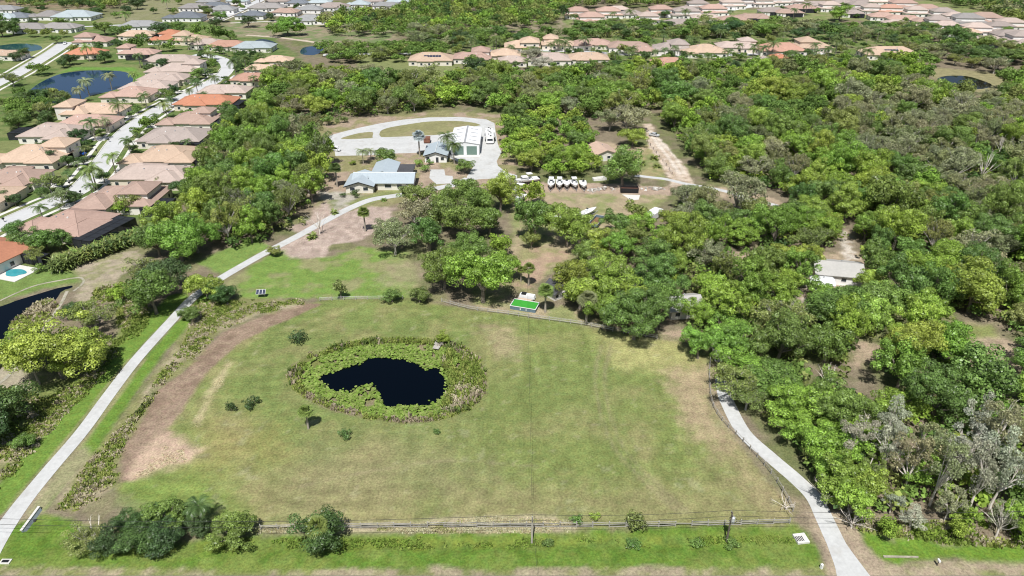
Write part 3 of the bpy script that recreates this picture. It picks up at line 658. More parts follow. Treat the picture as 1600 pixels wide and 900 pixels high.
FAR = [(902,22,20,12,'pink',3,1), (924,31,22,13,'pink',3,1), (950,22,22,12,'pink',1,1), (986,21,18,11,'taupe',3,0), (1032,19,21,12,'pink',3,1), (1072,22,24,13,'taupe',1,1), (1061,36,24,12,'taupe',3,0), (1114,18,24,12,'pink',3,1), (1102,27,22,10,'pale',3,0),
       (1145,31,25,12,'pink',3,0), (1178,27,26,13,'brown',2,0), (1143,8,22,11,'pale',3,1), (1207,17,22,11,'taupe',3,0), (1232,19,22,10,'brown',3,0), (1252,12,24,12,'pink',3,0), (1277,7,24,11,'taupe',3,0), (1315,4,20,10,'taupe',2,0), (1342,12,20,12,'taupe',3,1),
       (1378,25,20,11,'pink',3,0), (1390,17,20,10,'salmon',3,1), (1410,9,24,12,'pink',3,1), (1412,29,26,12,'pink',2,0), (1446,18,24,12,'pink',3,1), (1450,33,22,10,'brown',3,0), (1472,23,20,11,'taupe',3,1), (1510,33,24,13,'taupegrey',1,1), (1536,32,28,14,'brown',3,1), (1500,49,24,11,'tan',3,0),
       (1542,63,22,12,'pale',3,0), (1584,54,26,13,'taupe',3,0), (1372,2,22,10,'pale',3,1), (1160,4,20,10,'taupe',3,1), (1192,5,18,10,'pale',3,1), (1576,40,22,11,'pale',3,1), (1478,38,18,10,'pale',3,0), (1340,2,16,9,'taupe',3,0), (1612,72,22,12,'pale',3,0), (1438,44,20,10,'pale',3,0), (1012,30,18,11,'pale',3,1), (965,14,18,10,'pale',3,0), (1090,10,20,10,'taupe',3,1), (1218,3,20,10,'pale',3,1), (1240,2,18,10,'taupe',3,1), (1296,12,18,10,'pale',3,1), (1362,16,18,10,'pale',3,1), (1430,20,18,10,'pale',3,1), (1490,30,18,10,'pale',3,1), (1524,48,20,11,'pale',3,1), (1560,46,20,11,'taupe',3,1), (1600,62,22,12,'taupe',3,1), (1464,36,18,10,'taupe',3,1), (1330,20,18,10,'taupe',3,0), (1400,36,18,10,'pale',3,0)]
for i, (px, py, w, d, rf, st, two) in enumerate(sorted(FAR)):
    p = P(px, py, 3); p.z = 0; d *= 1.42; w *= 1.12
    cg = (.1, -.56, w*.55, 4, 2.8) if not two and i % 2 else None
    house('house', f'{ROOFS[rf][1]} roofed {"two-storey " if two else ""}house, {ORD[i]} from the left in the far top-right estate', 'house', 'houses in the far top-right estate', p, w, d, R(-8 if px > 1360 else 0), rf, (.78,.76,.73), (0, .05, .8, .75) if two else None, cg, st)

# orange-roofed house at the left edge keeps an open pool terrace in front
r = thing('swimming_pool', 'small turquoise pool on a white terrace beside the orange roof at the left edge', 'pool', P(24,427), R(-18))
m = MB(); m.box((0,0,.08), (9.0,8.0,.16)); m.build('terrace', M['kerb'], r)
m = MB(); a = [Vector((math.cos(k/20*2*math.pi)*2.9*(1+.2*math.sin(k*.9)), math.sin(k/20*2*math.pi)*2.1, .20)) for k in range(20)]
m.add(a, [tuple(range(20))]); m.build('water', M['pool'], r)
m = MB()
for k in range(6): m.box((-4.4+k*1.76, 5.2, 1.45), (.1,.1,2.9)); m.box((-4.4+k*1.76, 6.7, 2.9), (.1,3.0,.1))
m.box((0,5.2,2.9), (8.9,.1,.1)); m.box((0,3.7,.2), (.1,.1,.1)); f = m.build('screen_frame', M['black'], r)
m = MB(); m.box((0,6.65,1.5), (8.7,2.8,2.7)); m.build('screen', M['screen'], f)
flatten([tuple(p[:2]) for p in [P(0,415),P(50,415),P(55,445),P(0,450)]])

# ---------------------------------------------------------------- the estate in the middle
def gable(m, cx, cy, w, d, z, rise, over=.5, th=.16, along='x', mi=0):
    w2, d2 = w/2+over, d/2+over
    if along == 'x': e = [(-w2,-d2),(w2,-d2),(w2,0),(-w2,0),(-w2,d2),(w2,d2)]
    else: e = [(-w2,-d2),(-w2,d2),(0,d2),(0,-d2),(w2,d2),(w2,-d2)]
    ov = rise*over/((d if along == 'x' else w)/2); zs = [z-ov, z-ov, z+rise, z+rise, z-ov, z-ov]
    if along == 'x': fs = [(0,1,2,3),(3,2,5,4)]
    else: fs = [(0,3,2,1),(3,5,4,2)]
    top = [(cx+a, cy+b, zz+th) for (a, b), zz in zip(e, zs)]; bot = [(cx+a, cy+b, zz) for (a, b), zz in zip(e, zs)]
    rims = [(0,1),(1,2),(2,5),(5,4),(4,3),(3,0)] if along == 'x' else [(1,0),(0,3),(3,5),(5,4),(4,2),(2,1)]
    m.add(top+bot, fs+[tuple(i+6 for i in f[::-1]) for f in fs]+[(b, a, a+6, b+6) for a, b in rims], mi)
def gable_wall(m, cx, cy, w, d, h, rise, along='x'):
    m.box((cx, cy, h/2-.1), (w, d, h+.2))
    if along == 'x':
        for s_ in (-1, 1): m.add([(cx+s_*w/2, cy-d/2, h), (cx+s_*w/2, cy+d/2, h), (cx+s_*w/2, cy, h+rise)], [(0,1,2) if s_ > 0 else (0,2,1)])
    else:
        for s_ in (-1, 1): m.add([(cx-w/2, cy+s_*d/2, h), (cx+w/2, cy+s_*d/2, h), (cx, cy+s_*d/2, h+rise)], [(0,1,2) if s_ < 0 else (0,2,1)])
# ranch house
pl, pr = P(543,296,0), P(645,296,0)
L = pr.x-pl.x; cxm = (pl.x+pr.x)/2; y0 = P(600,298).y
r = thing('ranch_house', 'long white house with pale blue metal gable roofs behind the curved drive', 'house', (cxm, y0+5, 0))
mw, mr = MB(), MB()
gable_wall(mw, 1.2, .5, L-2.4, 10.0, 2.9, 1.7, 'x'); gable(mr, 1.2, .5, L-2.4, 10.0, 2.9, 1.7, .7)
fx = -L/2+5.0
gable_wall(mw, fx, -1.6, 9.4, 11.6, 2.75, 1.5, 'y'); gable(mr, fx, -1.6, 9.4, 11.6, 2.75, 1.5, .6, .17, 'y')
gable_wall(mw, -L/2+11.5, 10.0, 8.0, 13.0, 2.95, 1.35, 'y'); gable(mr, -L/2+11.5, 10.0, 8.0, 13.0, 2.95, 1.35, .6, .15, 'y')
o = mw.build('wall', M['wall'], r); o.color = (.74,.70,.62,1)
ro = mr.build('roof', M['metal_roof'], r)
m = MB()                                       # standing seams, thin raised ribs
for k in range(int((L-2.4)/.9)):
    x = 1.2-(L-2.4)/2+k*.9
    for s_ in (-1, 1): m.add([(x, .5+s_*.1, 4.77), (x+.06, .5+s_*.1, 4.77), (x+.06, .5+s_*5.4, 2.95), (x, .5+s_*5.4, 2.95)], [(0,1,2,3) if s_ < 0 else (0,3,2,1)])
m.build('roof_seam', M['metal_roof'], ro)
m = MB(); m.tube([(1.2-(L-2.4)/2-.7,.5,4.80),(1.2+(L-2.4)/2+.7,.5,4.80)], .12, 5); m.build('ridge_cap', M['white_metal'], ro)
m = MB()                                      # dark gable trim on the front wing
for s_ in (-1, 1): m.add([(fx, -8.03, 4.30), (fx, -8.03, 3.95), (fx+s_*5.3, -8.03, 2.28), (fx+s_*5.3, -8.03, 2.62)], [(0,1,2,3) if s_ < 0 else (0,3,2,1)])
m.build('gable_trim', M['black'], r)
m = MB(); m.box((L/2-6.2, 10.4, 2.75), (10.4, 9.0, .22)); pr_ = m.build('porch_roof', M['dark_roof'], r)
for dx, dy in ((-4.9,3.4),(4.9,3.4),(0,3.4),(4.9,-3.4)):
    m = MB(); m.box((L/2-6.2+dx, 10.4+dy, 1.32), (.18,.18,2.64)); m.build('post', M['trim'], r)
for x, y, w_ in ((fx-2.4,-7.4,1.8),(fx+2.2,-7.4,1.8),(3.0,-4.5,2.4),(7.0,-4.5,1.8),(10.0,-4.5,1.8)): obj('window', window_mesh(w_, 1.4), r, (x, y-.003, 1.6))
m = MB(); m.box((-1.2,-4.54,1.05), (1.1,.06,2.1)); m.build('door', M['dark_wood'], r)
m = MB(); m.tube([(fx+2.5,-3,3.6),(fx+2.5,-3,4.6)], .12, 6); m.build('vent_pipe', M['grey_metal'], ro)
keep(cxm, y0+6, L, 20); flatten(KEEP[-1])
# cottage
pa = P(681,254); w_ = 38/scale_at(pa)
r = thing('cottage', 'small white cottage with pale blue gable roof and dark trim left of the barn', 'cottage', (pa.x, pa.y+6.5, 0))
mw, mr = MB(), MB(); gable_wall(mw, 0, 0, w_-1.0, 13, 2.9, 1.3, 'y'); gable(mr, 0, 0, w_-1.0, 13, 2.9, 1.3, .6, .15, 'y')
o = mw.build('wall', M['wall'], r); o.color = (.80,.79,.77,1); ro = mr.build('roof', M['metal_roof'], r)
m = MB()
for s_ in (-1, 1): m.add([(0, -7.13, 4.38), (0, -7.13, 4.03), (s_*(w_/2+.1), -7.13, 2.5), (s_*(w_/2+.1), -7.13, 2.86)], [(0,1,2,3) if s_ < 0 else (0,3,2,1)])
m.build('gable_trim', M['black'], r)
for x in (-3.0, 2.6): obj('window', window_mesh(1.4, 1.4), r, (x, -6.503, 1.6))
m = MB(); m.box((.6,-6.54,1.05), (1.0,.06,2.1)); m.build('door', M['glass'], r)
m = MB(); m.tube([(0,-7.2,4.45),(0,7.2,4.45)], .1, 5); m.build('ridge_cap', M['white_metal'], ro)
keep(pa.x, pa.y+6.5, w_, 14); flatten(KEEP[-1])
# barn
pb = P(727,242.5); bw = (747-703)/scale_at(pb); bl_ = 22.0; bh = 4.6
r = thing('metal_barn', 'large white metal barn with skylight strips and two green roller doors', 'barn', (pb.x, pb.y+bl_/2, 0))
mw, mr = MB(), MB(); gable_wall(mw, 0, 0, bw, bl_, bh, .9, 'y'); gable(mr, 0, 0, bw, bl_, bh, .9, .3, .12, 'y')
mw.build('wall', M['white_metal'], r); ro = mr.build('roof', M['white_metal'], r)
m = MB(); m.box((0, 0, bh+1.06), (.7, bl_+.6, .10)); m.build('ridge_vent', M['grey_metal'], ro)
sl = math.atan2(.9, bw/2)
for k in range(4):
    for s_ in (-1, 1):
        m = MB(); m.box((0,0,0), (bw*.26,.55,.05)); o = m.build('skylight', M['grey_metal'], ro)
        o.location = (s_*bw*.27, -bl_*.36+k*bl_*.235, bh+.9*(1-.54)+.16); o.rotation_euler = (0, s_*sl, 0)
for x in (-.235, .235):
    m = MB(); m.box((0,0,1.85), (bw*.36,.08,3.7))
    for k in range(9): m.box((0,-.05,.25+k*.42), (bw*.36,.03,.05))
    o = m.build('roller_door', M['green_door'], r); o.location = (x*bw, -bl_/2-.045, 0)
m = MB(); m.box((0,-bl_/2-1.6,.13), (bw+1,3.0,.10)); m.build('apron', M['kerb'], r)
keep(pb.x, pb.y+bl_/2, bw, bl_); flatten(KEEP[-1])
# house in the right-hand woods, dark roofs under the trees, tan roof by the dirt road
def cabin(name, label, px, py, w, d, h, mat, along='x', rz=0.0, wallc=(.7,.66,.6), rise=1.6):
    p = P(px, py, h); r = thing(name, label, 'house', (p.x, p.y, 0), rz); mw, mr = MB(), MB()
    gable_wall(mw, 0, 0, w, d, h, rise, along); gable(mr, 0, 0, w, d, h, rise, .6, .16, along)
    o = mw.build('wall', M['wall'], r); o.color = (*wallc, 1); ro = mr.build('roof', mat, r)
    if mat is M['roof']: ro.color = (.50,.36,.28,1)
    for x in (-w*.3, w*.1, w*.35): obj('window', window_mesh(1.4, 1.2), r, (x, -d/2-.003, h-1.3))
    m = MB(); m.box((-w*.1, -d/2-.04, 1.0), (1.0,.06,2.0)); m.build('door', M['trim'], r)
    m = MB(); m.tube([(w*.1,d*.15,h+rise*.6),(w*.1,d*.15,h+rise*.6+.8)], .15, 6); m.build('vent_pipe', M['grey_metal'], ro)
    keep(p.x, p.y, w, d, rz, 2.5); flatten(KEEP[-1]); return r
cabin('house', 'pale grey shingle roof house alone in the clearing of the right-hand woods', 1308, 418, 11.5, 9, 2.9, M['grey_shingle'], 'x', R(-12), (.80,.79,.77))
cabin('shed', 'white-roofed lean-to in front of the pale grey shingle roof in the woods', 1284, 438, 5, 4, 2.4, M['white_metal'], 'x', R(-12), (.8,.78,.75), .5)['category'] = 'shed'
cabin('house', 'dark grey roof half hidden under the oaks right of the green play court', 980, 434, 12, 8, 2.8, M['dark_roof'], 'x', R(-25))
cabin('shed', 'dark-roofed open shed at the edge of the trees above the play court', 869, 449, 4.5, 4, 2.4, M['dark_roof'], 'y', R(40))['category'] = 'shed'
cabin('house', 'tan roofed house showing between the oaks above the row of boats', 940, 234, 9, 11, 2.8, M['roof'], 'y', R(15))
cabin('house', 'pale roof glimpsed through bare branches beside the woods, above the field corner', 1066, 472, 8, 7, 2.7, M['grey_shingle'], 'x', R(10))
cabin('shed', 'tiny pale-roofed shed where the right-hand drive enters the trees', 1125, 547, 2.4, 2.6, 2.2, M['grey_shingle'], 'x', R(5), (.6,.5,.4), .5)['category'] = 'shed'

# ---------------------------------------------------------------- vehicles, boats, fences, poles and other things
def boat(label, px, py, L=7.0, Wd=2.4, rz=0.0, top='ttop', trailer=True, group='boats parked in the yard'):
    """centre-console boat on a trailer, bow towards local -y"""
    p = P(px, py); r = thing('motorboat', label, 'boat', (p.x, p.y, 0), rz, group)
    m = MB(); N = 10; secs = []; zb = .75
    for i in range(N+1):
        t = i/N; y = L/2-L*t; k = (1-max(0, (t-.45)/.55)**2.2); hw = Wd/2*max(.03, k); zt = zb+1.0+.35*t*t; zk = zb+.05+.55*max(0, (t-.6)/.4)**2
        secs.append([(-hw, y, zt), (-hw*.86, y, zb+.40+.3*t*t), (0, y, zk), (hw*.86, y, zb+.40+.3*t*t), (hw, y, zt)])
    vs = [v for s_ in secs for v in s_]; fs = []
    for i in range(N):
        for k in range(4): fs.append((i*5+k, i*5+k+1, (i+1)*5+k+1, (i+1)*5+k))
    fs.append((4,3,2,1,0)); m.add(vs, fs); hull = m.build('hull', M['white_gel'], r)
    m = MB(); dk = []
    for i in range(N+1):
        s_ = secs[i]; dk += [(s_[0][0]*.9, s_[0][1], s_[0][2]-.22), (s_[4][0]*.9, s_[4][1], s_[4][2]-.22)]
    m.add(dk, [(2*i, 2*i+2, 2*i+3, 2*i+1) for i in range(N)]); m.build('deck', M['white_gel'], r)
    m = MB(); m.tube([(s_[0][0], s_[0][1], s_[0][2]) for s_ in secs], .07, 5); m.tube([(s_[4][0], s_[4][1], s_[4][2]) for s_ in secs], .07, 5); m.build('gunwale', M['white_gel'], hull)
    m = MB(); m.box((0, .4, zb+1.2), (.9, 1.1, 1.0), 0, 0, .8); cs = m.build('console', M['white_gel'], r)
    m = MB(); m.box((0, -.05, zb+1.95), (.8, .06, .5)); m.build('windscreen', M['glass'], cs)
    m = MB(); m.box((0, 1.9, zb+1.05), (1.3, .6, .6)); m.build('seat', M['trim'], r)
    for s_ in ((-.4, .4) if Wd > 2.2 else (0,)):
        m = MB(); m.box((s_, L/2+.3, zb+1.0), (.42,.6,.75), 0, 0, .75); m.box((s_, L/2+.32, zb+.3), (.16,.3,.9)); m.build('outboard_motor', M['black'], r)
    if top == 'ttop':
        m = MB(); m.box((0, .5, zb+2.75), (Wd*.72, 2.1, .10)); tt = m.build('hard_top', M['white_gel'], r)
        m = MB()
        for a in (-.6, .6):
            for b in (-.2, 1.2): m.tube([(a*.8, b, zb+.8), (a, b, zb+2.7)], .035, 5)
        m.build('top_frame', M['grey_metal'], tt)
    elif top == 'cabin':
        m = MB(); m.box((0, -.6, zb+1.7), (Wd*.66, 2.6, 1.0), 0, 0, .85); cb = m.build('cabin', M['white_gel'], r)
        m = MB(); m.box((0, -.6, zb+1.75), (Wd*.64, 2.64, .38), 0, 0, .9); m.build('cabin_window', M['glass'], cb)
        m = MB(); m.box((0, 1.2, zb+3.0), (Wd*.66, 2.0, .1)); tt = m.build('hard_top', M['white_gel'], r)
        m = MB()
        for a in (-.7, .7):
            for b in (.4, 2.0): m.tube([(a, b, zb+1.0), (a, b, zb+2.95)], .04, 5)
        m.build('top_frame', M['grey_metal'], tt)
    if trailer:
        m = MB()
        for a in (-.75, .75): m.tube([(a, L/2-.3, .55), (a, -L/2+1.6, .55), (0, -L/2-1.0, .55)], .07, 5)
        for y in (L*.3, 0, -L*.2): m.box((0, y, .62), (1.5, .1, .1)); m.box((0, y, .72), (.12, .12, .18))
        m.build('trailer_frame', M['grey_metal'], r)
        for a in (-.98, .98):
            for y in (L*.12, L*.24):
                m = MB(); m.tube([(a-.1, y, .33), (a+.1, y, .33)], .33, 12); m.build('wheel', M['rubber'], r)
        m = MB(); m.tube([(0, -L/2-.7, 0), (0, -L/2-.7, .6)], .06, 5); m.build('jack', M['grey_metal'], r)
    keep(p.x, p.y, Wd, L, rz, .5); return r
b5 = ['white boat with a square hard top, leftmost of the five boats in a row', 'white boat with a narrow top, second from left of five in a row', 'small open white boat in the middle of the five-boat row', 'white boat with grey canopy, fourth from left of five in a row', 'open white boat, rightmost of the five boats in a row']
for k, (px, py, L_, tp, rz) in enumerate([(861,293,7.4,'ttop',-.10),(874,293,7.0,'ttop',-.05),(885,293,6.0,None,0),(897,293,6.6,'ttop',.12),(911,294,6.4,None,.02)]):
    boat(b5[k], px, py, L_, 2.5, rz, tp)
boat('white cabin boat with raised top at the upper end of the left boat cluster', 822, 287, 9.5, 3.1, -1.2, 'cabin')
boat('long white boat lying left in the cluster beside the oak', 809, 300, 9.0, 2.8, -.25, None)
boat('white boat showing through the branches below the left boat cluster', 812, 316, 7.5, 2.5, -.4, None)
boat('white open boat on a long trailer beside the blue-grey dump trailer', 917, 338, 8.5, 2.4, 2.30, None)
boat('small white boat half hidden at the foot of the oak near the dump trailer', 872, 348, 6, 2.2, 1.7, None)

def wheels(r, spots, rad=.36, w=.24):
    for x, y in spots:
        m = MB(); m.tube([(x-w/2, y, rad), (x+w/2, y, rad)], rad, 14); o = m.build('wheel', M['rubber'], r)
        m = MB(); m.tube([(x-w/2-.01, y, rad), (x+w/2+.01, y, rad)], rad*.55, 10); m.build('rim', M['grey_metal'], o)
# dump trailer
p = P(932,350); r = thing('dump_trailer', 'open blue-grey dump trailer half full of brown soil', 'trailer', (p.x, p.y, 0), R(-25))
m = MB(); tw, tl, th_, zf = 2.9, 7.4, .9, .6
m.box((0,0,zf), (tw,tl,.1))
for s_ in (-1,1): m.box((s_*(tw/2-.04),0,zf+th_/2), (.08,tl,th_)); m.box((0,s_*(tl/2-.04),zf+th_/2), (tw-.17,.08,th_))
m.build('body', M['blue_paint'], r)
m = MB()
for s_ in (-1,1): m.box((s_*(tw/2),0,zf+th_+.03), (.14,tl+.1,.08)); m.box((0,s_*(tl/2),zf+th_+.03), (tw-.2,.14,.08))
m.build('rail', M['silver'], r)
m = MB(); g = [(x, y, zf+.12+.42*math.exp(-((y+.9)/1.6)**2)*(1-.5*abs(x))) for y in np.linspace(-tl/2+.1, tl/2-.1, 9) for x in np.linspace(-tw/2+.1, tw/2-.1, 5)]
m.add(g, [(j*5+i, j*5+i+1, j*5+i+6, j*5+i+5) for j in range(8) for i in range(4)]); m.build('soil_load', plain('soil', (.20,.12,.06), .95, var=.3, scale=3), r, True)
wheels(r, [(-1.32,.4),(1.32,.4),(-1.32,-.5),(1.32,-.5)])
m = MB(); m.tube([(-.9,-tl/2,.6),(0,-tl/2-1.5,.6)], .06, 5); m.tube([(.9,-tl/2,.6),(0,-tl/2-1.5,.6)], .06, 5); m.build('drawbar', M['black'], r)
# enclosed white trailer among the trees
p = P(1017,343); r = thing('box_trailer', 'white flat-topped enclosed trailer among the trees right of the boat yard', 'trailer', (p.x, p.y, 0), R(-40))
m = MB(); m.box((0,0,1.5), (3.1,9.6,1.9)); m.build('body', M['white_metal'], r)
m = MB()
for k in range(8): m.box((0,-4.1+k*1.18,2.475), (3.0,.10,.05))
m.build('roof_rib', M['white_metal'], r)
m = MB(); m.box((0,-4.86,1.45), (2.7,.08,1.7)); m.build('ramp_door', M['grey_metal'], r)
m = MB(); m.box((0,5.4,.9), (2.2,1.5,.5)); m.build('tongue_box', M['black'], r)
wheels(r, [(-1.4,-.4),(1.4,-.4),(-1.4,.5),(1.4,.5)])
keep(p.x, p.y, 3, 9, R(-58), 1)
# black roll-off dumpster
p = P(983,300); r = thing('dumpster', 'long black roll-off dumpster in front of the round oak', 'dumpster', (p.x, p.y, 0), R(-3))
m = MB(); m.box((0,0,.2), (6.2,2.4,.1))
for s_ in (-1,1): m.box((0,s_*1.16,1.0), (6.2,.08,1.6)); m.box((s_*3.06,0,1.0), (.08,2.24,1.6))
m.build('body', M['black'], r)
for k in range(9):
    m = MB(); m.box((-2.9+k*.725,-1.25,1.0), (.12,.1,1.6)); m.build('rib', M['black'], r)
m = MB(); m.box((0,0,.9), (6.0,2.2,.5)); m.build('scrap_load', M['rust'], r)
keep(p.x, p.y, 6.2, 2.4, 0, 1)
# raised green turf court
q = [P(797,483), P(836.5,489.5)]; cw = (q[1]-q[0]).length; an = math.atan2(q[1].y-q[0].y, q[1].x-q[0].x); c_ = (q[0]+q[1])/2
r = thing('play_court', 'raised rectangular bed of bright green turf with white rim and blue-grey sides', 'court', (c_.x, c_.y, 0), an)
cd = 3.6; m = MB(); m.box((0,cd/2,.5), (cw,cd,1.0)); m.build('side_wall', M['blue_paint'], r)
m = MB(); m.box((0,cd/2,1.02), (cw-.3,cd-.3,.05)); m.build('turf', M['turf'], r)
m = MB()
for s_ in (0,1): m.box((0,s_*cd,1.04), (cw+.16,.16,.12)); m.box(((s_-.5)*cw,cd/2,1.04), (.16,cd-.17,.12))
m.build('rim', M['trim'], r)
for x, w_ in ((-.6,.25),(.9,.18)):
    m = MB(); m.box((x,-.06,.5), (w_,.05,.5)); m.build('ladder_plate', M['trim'], r)
keep(c_.x, c_.y, cw, 5, an, 2)
# utility vehicle parked behind the court
def cart(label, px, py, rz, col, sc=1.0, cat='cart', flat=True):
    p = P(px, py); r = thing('utility_cart', label, cat, (p.x, p.y, 0), rz); r.scale = (sc,)*3
    m = MB(); m.box((0,.2,.62), (1.5,3.0,.42)); m.box((0,-1.45,.75), (1.4,.7,.5), 0, 0, .8); m.build('body', col, r)
    m = MB(); m.box((0,.1,1.95), (1.5,1.9,.08)); rf = m.build('roof', col, r)
    m = MB()
    for a in (-.68,.68):
        for b in (-.8,.95): m.tube([(a,b,.8),(a,b,1.93)], .04, 5)
    m.build('post', M['black'], rf)
    m = MB(); m.box((0,.45,.95), (1.3,.55,.25)); m.box((0,.75,1.25), (1.3,.14,.5)); m.build('seat', M['black'], r)
    wheels(r, [(-.72,-1.1),(.72,-1.1),(-.72,1.2),(.72,1.2)], .32, .22); return r
p = P(822,470); r = thing('flatbed_trailer', 'white pickup-like cart with tan load deck parked behind the green court', 'trailer', (p.x, p.y, 0), an)
m = MB(); m.box((-.2,-1.0,.62), (3.6,2.0,.12)); m.build('load_deck', M['tan_paint'], r)
m = MB(); m.box((0,1.1,.85), (4.2,1.5,.9), 0, 0, .9); m.build('body', M['white_metal'], r)
m = MB(); m.box((-.9,1.1,1.42), (1.2,1.1,.35)); m.build('seat', M['black'], r)
m = MB()
for s_ in (-1,1): m.box((s_*1.95,-1.0,.8), (.06,2.0,.3))
m.build('side_rail', M['silver'], r)
wheels(r, [(-1.6,-1.0),(1.6,-1.0),(-1.6,1.0),(1.6,1.0)], .34)
keep(p.x, p.y, 4, 4, an, 1)
cart('white golf cart standing at the left end of the concrete yard', 526, 236, R(70), M['white_gel'])
# motorhome beside the barn
p = P(764.5,226); s0 = scale_at(p); r = thing('motorhome', 'long white motorhome with black roof vents right of the barn', 'motorhome', (p.x, p.y+6.4, 0), R(3))
m = MB(); m.box((0,0,2.0), (3.2,11.6,3.0)); m.box((.2,2.2,1.9), (4.0,3.4,2.6)); m.box((0,-6.1,1.6), (2.5,.7,2.0), 0, 0, .85); m.build('body', M['white_gel'], r)
m = MB(); m.box((0,-6.42,2.1), (2.2,.12,.9)); m.build('windscreen', M['glass'], r)
for y in (-5,-2.6,.4,3.0,5.2):
    for s_ in (-1,1):
        m = MB(); m.box((s_*1.61,y,2.4), (.05,1.1,.8)); m.build('window', M['glass'], r)
for x, y, a, b in ((.3,-5.6,.7,.5),(-.5,-3.4,.6,.6),(.5,-1.8,.6,.6),(0,.6,.8,.6),(-.6,2.4,.6,.5),(.5,4.2,.6,.6),(-.2,6.0,.6,.5)):
    m = MB(); m.box((x,y,3.6), (a,b,.22)); m.build('roof_vent', M['black'], r)
m = MB()
for s_ in (-1,1): m.box((s_*1.95,-2.2,3.0), (.7,3.2,.08)); 
m.build('awning', M['grey_metal'], r)
wheels(r, [(-1.2,-5),(1.2,-5),(-1.2,3.6),(1.2,3.6)], .5, .3)
keep(p.x, p.y+6.8, 3, 14)
p = P(667,224); r = thing('covered_trailer', 'small trailer with a rust-brown cover behind the cottage', 'trailer', (p.x, p.y+1.2, 0), R(2))
m = MB(); m.box((0,0,1.3), (2.6,3.4,1.6)); m.build('body', M['rust'], r)
m = MB(); m.box((0,0,2.15), (2.8,3.6,.1)); m.build('cover', M['rust'], r); wheels(r, [(-1.3,0),(1.3,0)])
# cars in the streets
def car(label, px, py, rz, paint):
    p = P(px, py); r = thing('car', label, 'car', (p.x, p.y, .03), rz)
    pro = [(-2.2,.45),(-2.15,.85),(-1.2,.98),(-.55,1.45),(.95,1.48),(1.7,1.05),(2.15,.98),(2.2,.5)]; m = MB(); n = len(pro)
    vs = [(-.88, y, z) for y, z in pro]+[(.88, y, z) for y, z in pro]
    m.add(vs, [tuple(range(n))[::-1], tuple(range(n, 2*n))]+[(i, (i+1) % n, (i+1) % n+n, i+n) for i in range(n)]); m.build('body', paint, r)
    m = MB(); m.add([(-.78,-1.17,1.02),(.78,-1.17,1.02),(.70,-.58,1.46),(-.70,-.58,1.46)], [(0,1,2,3)])
    m.add([(-.70,.98,1.50),(.70,.98,1.50),(.78,1.66,1.09),(-.78,1.66,1.09)], [(0,1,2,3)])
    for s_ in (-1,1): m.add([(s_*.885,-1.0,1.05),(s_*.885,1.45,1.1),(s_*.885,.9,1.42),(s_*.885,-.5,1.40)], [(0,1,2,3) if s_ > 0 else (3,2,1,0)])
    m.build('glass', M['glass'], r); wheels(r, [(-.8,-1.35),(.8,-1.35),(-.8,1.35),(.8,1.35)], .33)
car('blue car parked on a driveway halfway along the palm-lined street', 126, 242, R(80), M['blue_car'])
car('white car at the far end of the upper left street', 102, 69, R(20), M['white_gel'])
car('grey car parked at the bend of the dirt road in the woods', 1022, 213, R(60), M['silver'])
car('white car parked on the drive of the house nearest the bend', 250, 196, R(-70), M['white_gel'])
# kerbside letterboxes
for k, (px, py, lb) in enumerate([(7,347,'dark letterbox at the nearest driveway of the palm-lined street'), (110,290,'black letterbox at the kerb beside the left pavement driveway'), (127,304,'letterbox on the right kerb below the big date palms'), (145,249,'letterbox on the left kerb below the blue car'), (152,239,'letterbox on the left kerb next to the blue car'), (171,222,'letterbox on the left kerb furthest up the street')]):
    p = P(px, py); r = thing('letterbox', lb, 'letterbox', (p.x, p.y, 0), 0, 'kerbside letterboxes')
    m = MB(); m.box((0,0,.55), (.12,.12,1.1)); m.build('post', M['black'], r)
    m = MB(); m.box((0,-.1,1.25), (.45,.7,.4)); m.box((0,-.1,1.47), (.34,.7,.08)); m.build('box', M['black'], r)

# rail and post fences: every post and rail its own part
def fence(name, label, pts, h=1.2, step=2.8, rails=(.45, .95), mat='wood', rail_w=.13, jit=.0, wire=False, rw=.04):
    pts = PP(pts); r = thing(name, label, 'fence', pts[0]); o0 = pts[0]
    line = smooth(pts, 8); tot = 0; spots = [line[0]]; acc = 0
    for a, b in zip(line[:-1], line[1:]):
        d = (b-a).length; 
        while acc+d >= step:
            t = (step-acc)/d; a = a+(b-a)*t; spots.append(a.copy()); d = (b-a).length; acc = 0
        acc += d
    pm = MB(); pm.box((0,0,h/2-.1), (.15,.15,h+.2)); pme = pm.mesh('post', M[mat]); rr = random.Random(len(spots))
    for s_ in spots: obj('post', pme, r, s_-o0, rr.uniform(0, .5)).rotation_euler = (rr.gauss(0, jit), rr.gauss(0, jit), rr.uniform(0, .5))
    for z in rails:
        rm = MB(); rm.box((.5,0,0), (1.0,rw,rail_w)); rme = rm.mesh('rail', M[mat])
        for a, b in zip(spots[:-1], spots[1:]):
            if jit and rr.random() < .12: continue
            za, zb = z+rr.gauss(0, jit*2.0), z+rr.gauss(0, jit*2.0); d = b-a; off = Vector((d.y, -d.x, 0)).normalized()*.10
            o = obj('rail', rme, r, Vector((a.x-o0.x+off.x, a.y-o0.y+off.y, za))); L_ = math.hypot(d.length, zb-za)
            o.rotation_euler = (0, -math.atan2(zb-za, d.length), math.atan2(d.y, d.x)); o.scale = (L_+.1, 1, 1)
    if wire:
        m = MB()
        for z in (.3, .6, .9, h-.05): m.tube([p-o0+Vector((0,0,z)) for p in spots], .012, 4)
        m.build('wire', M['grey_metal'], r)
    return r
fence('rail_fence', 'weathered grey rail fence along the roadside edge of the field', [(408,828),(520,826),(640,824),(760,824),(880,824),(1000,823),(1120,821),(1236,818)], 1.25, 2.7, (.35, .75, 1.1), 'wood', .15, .035)
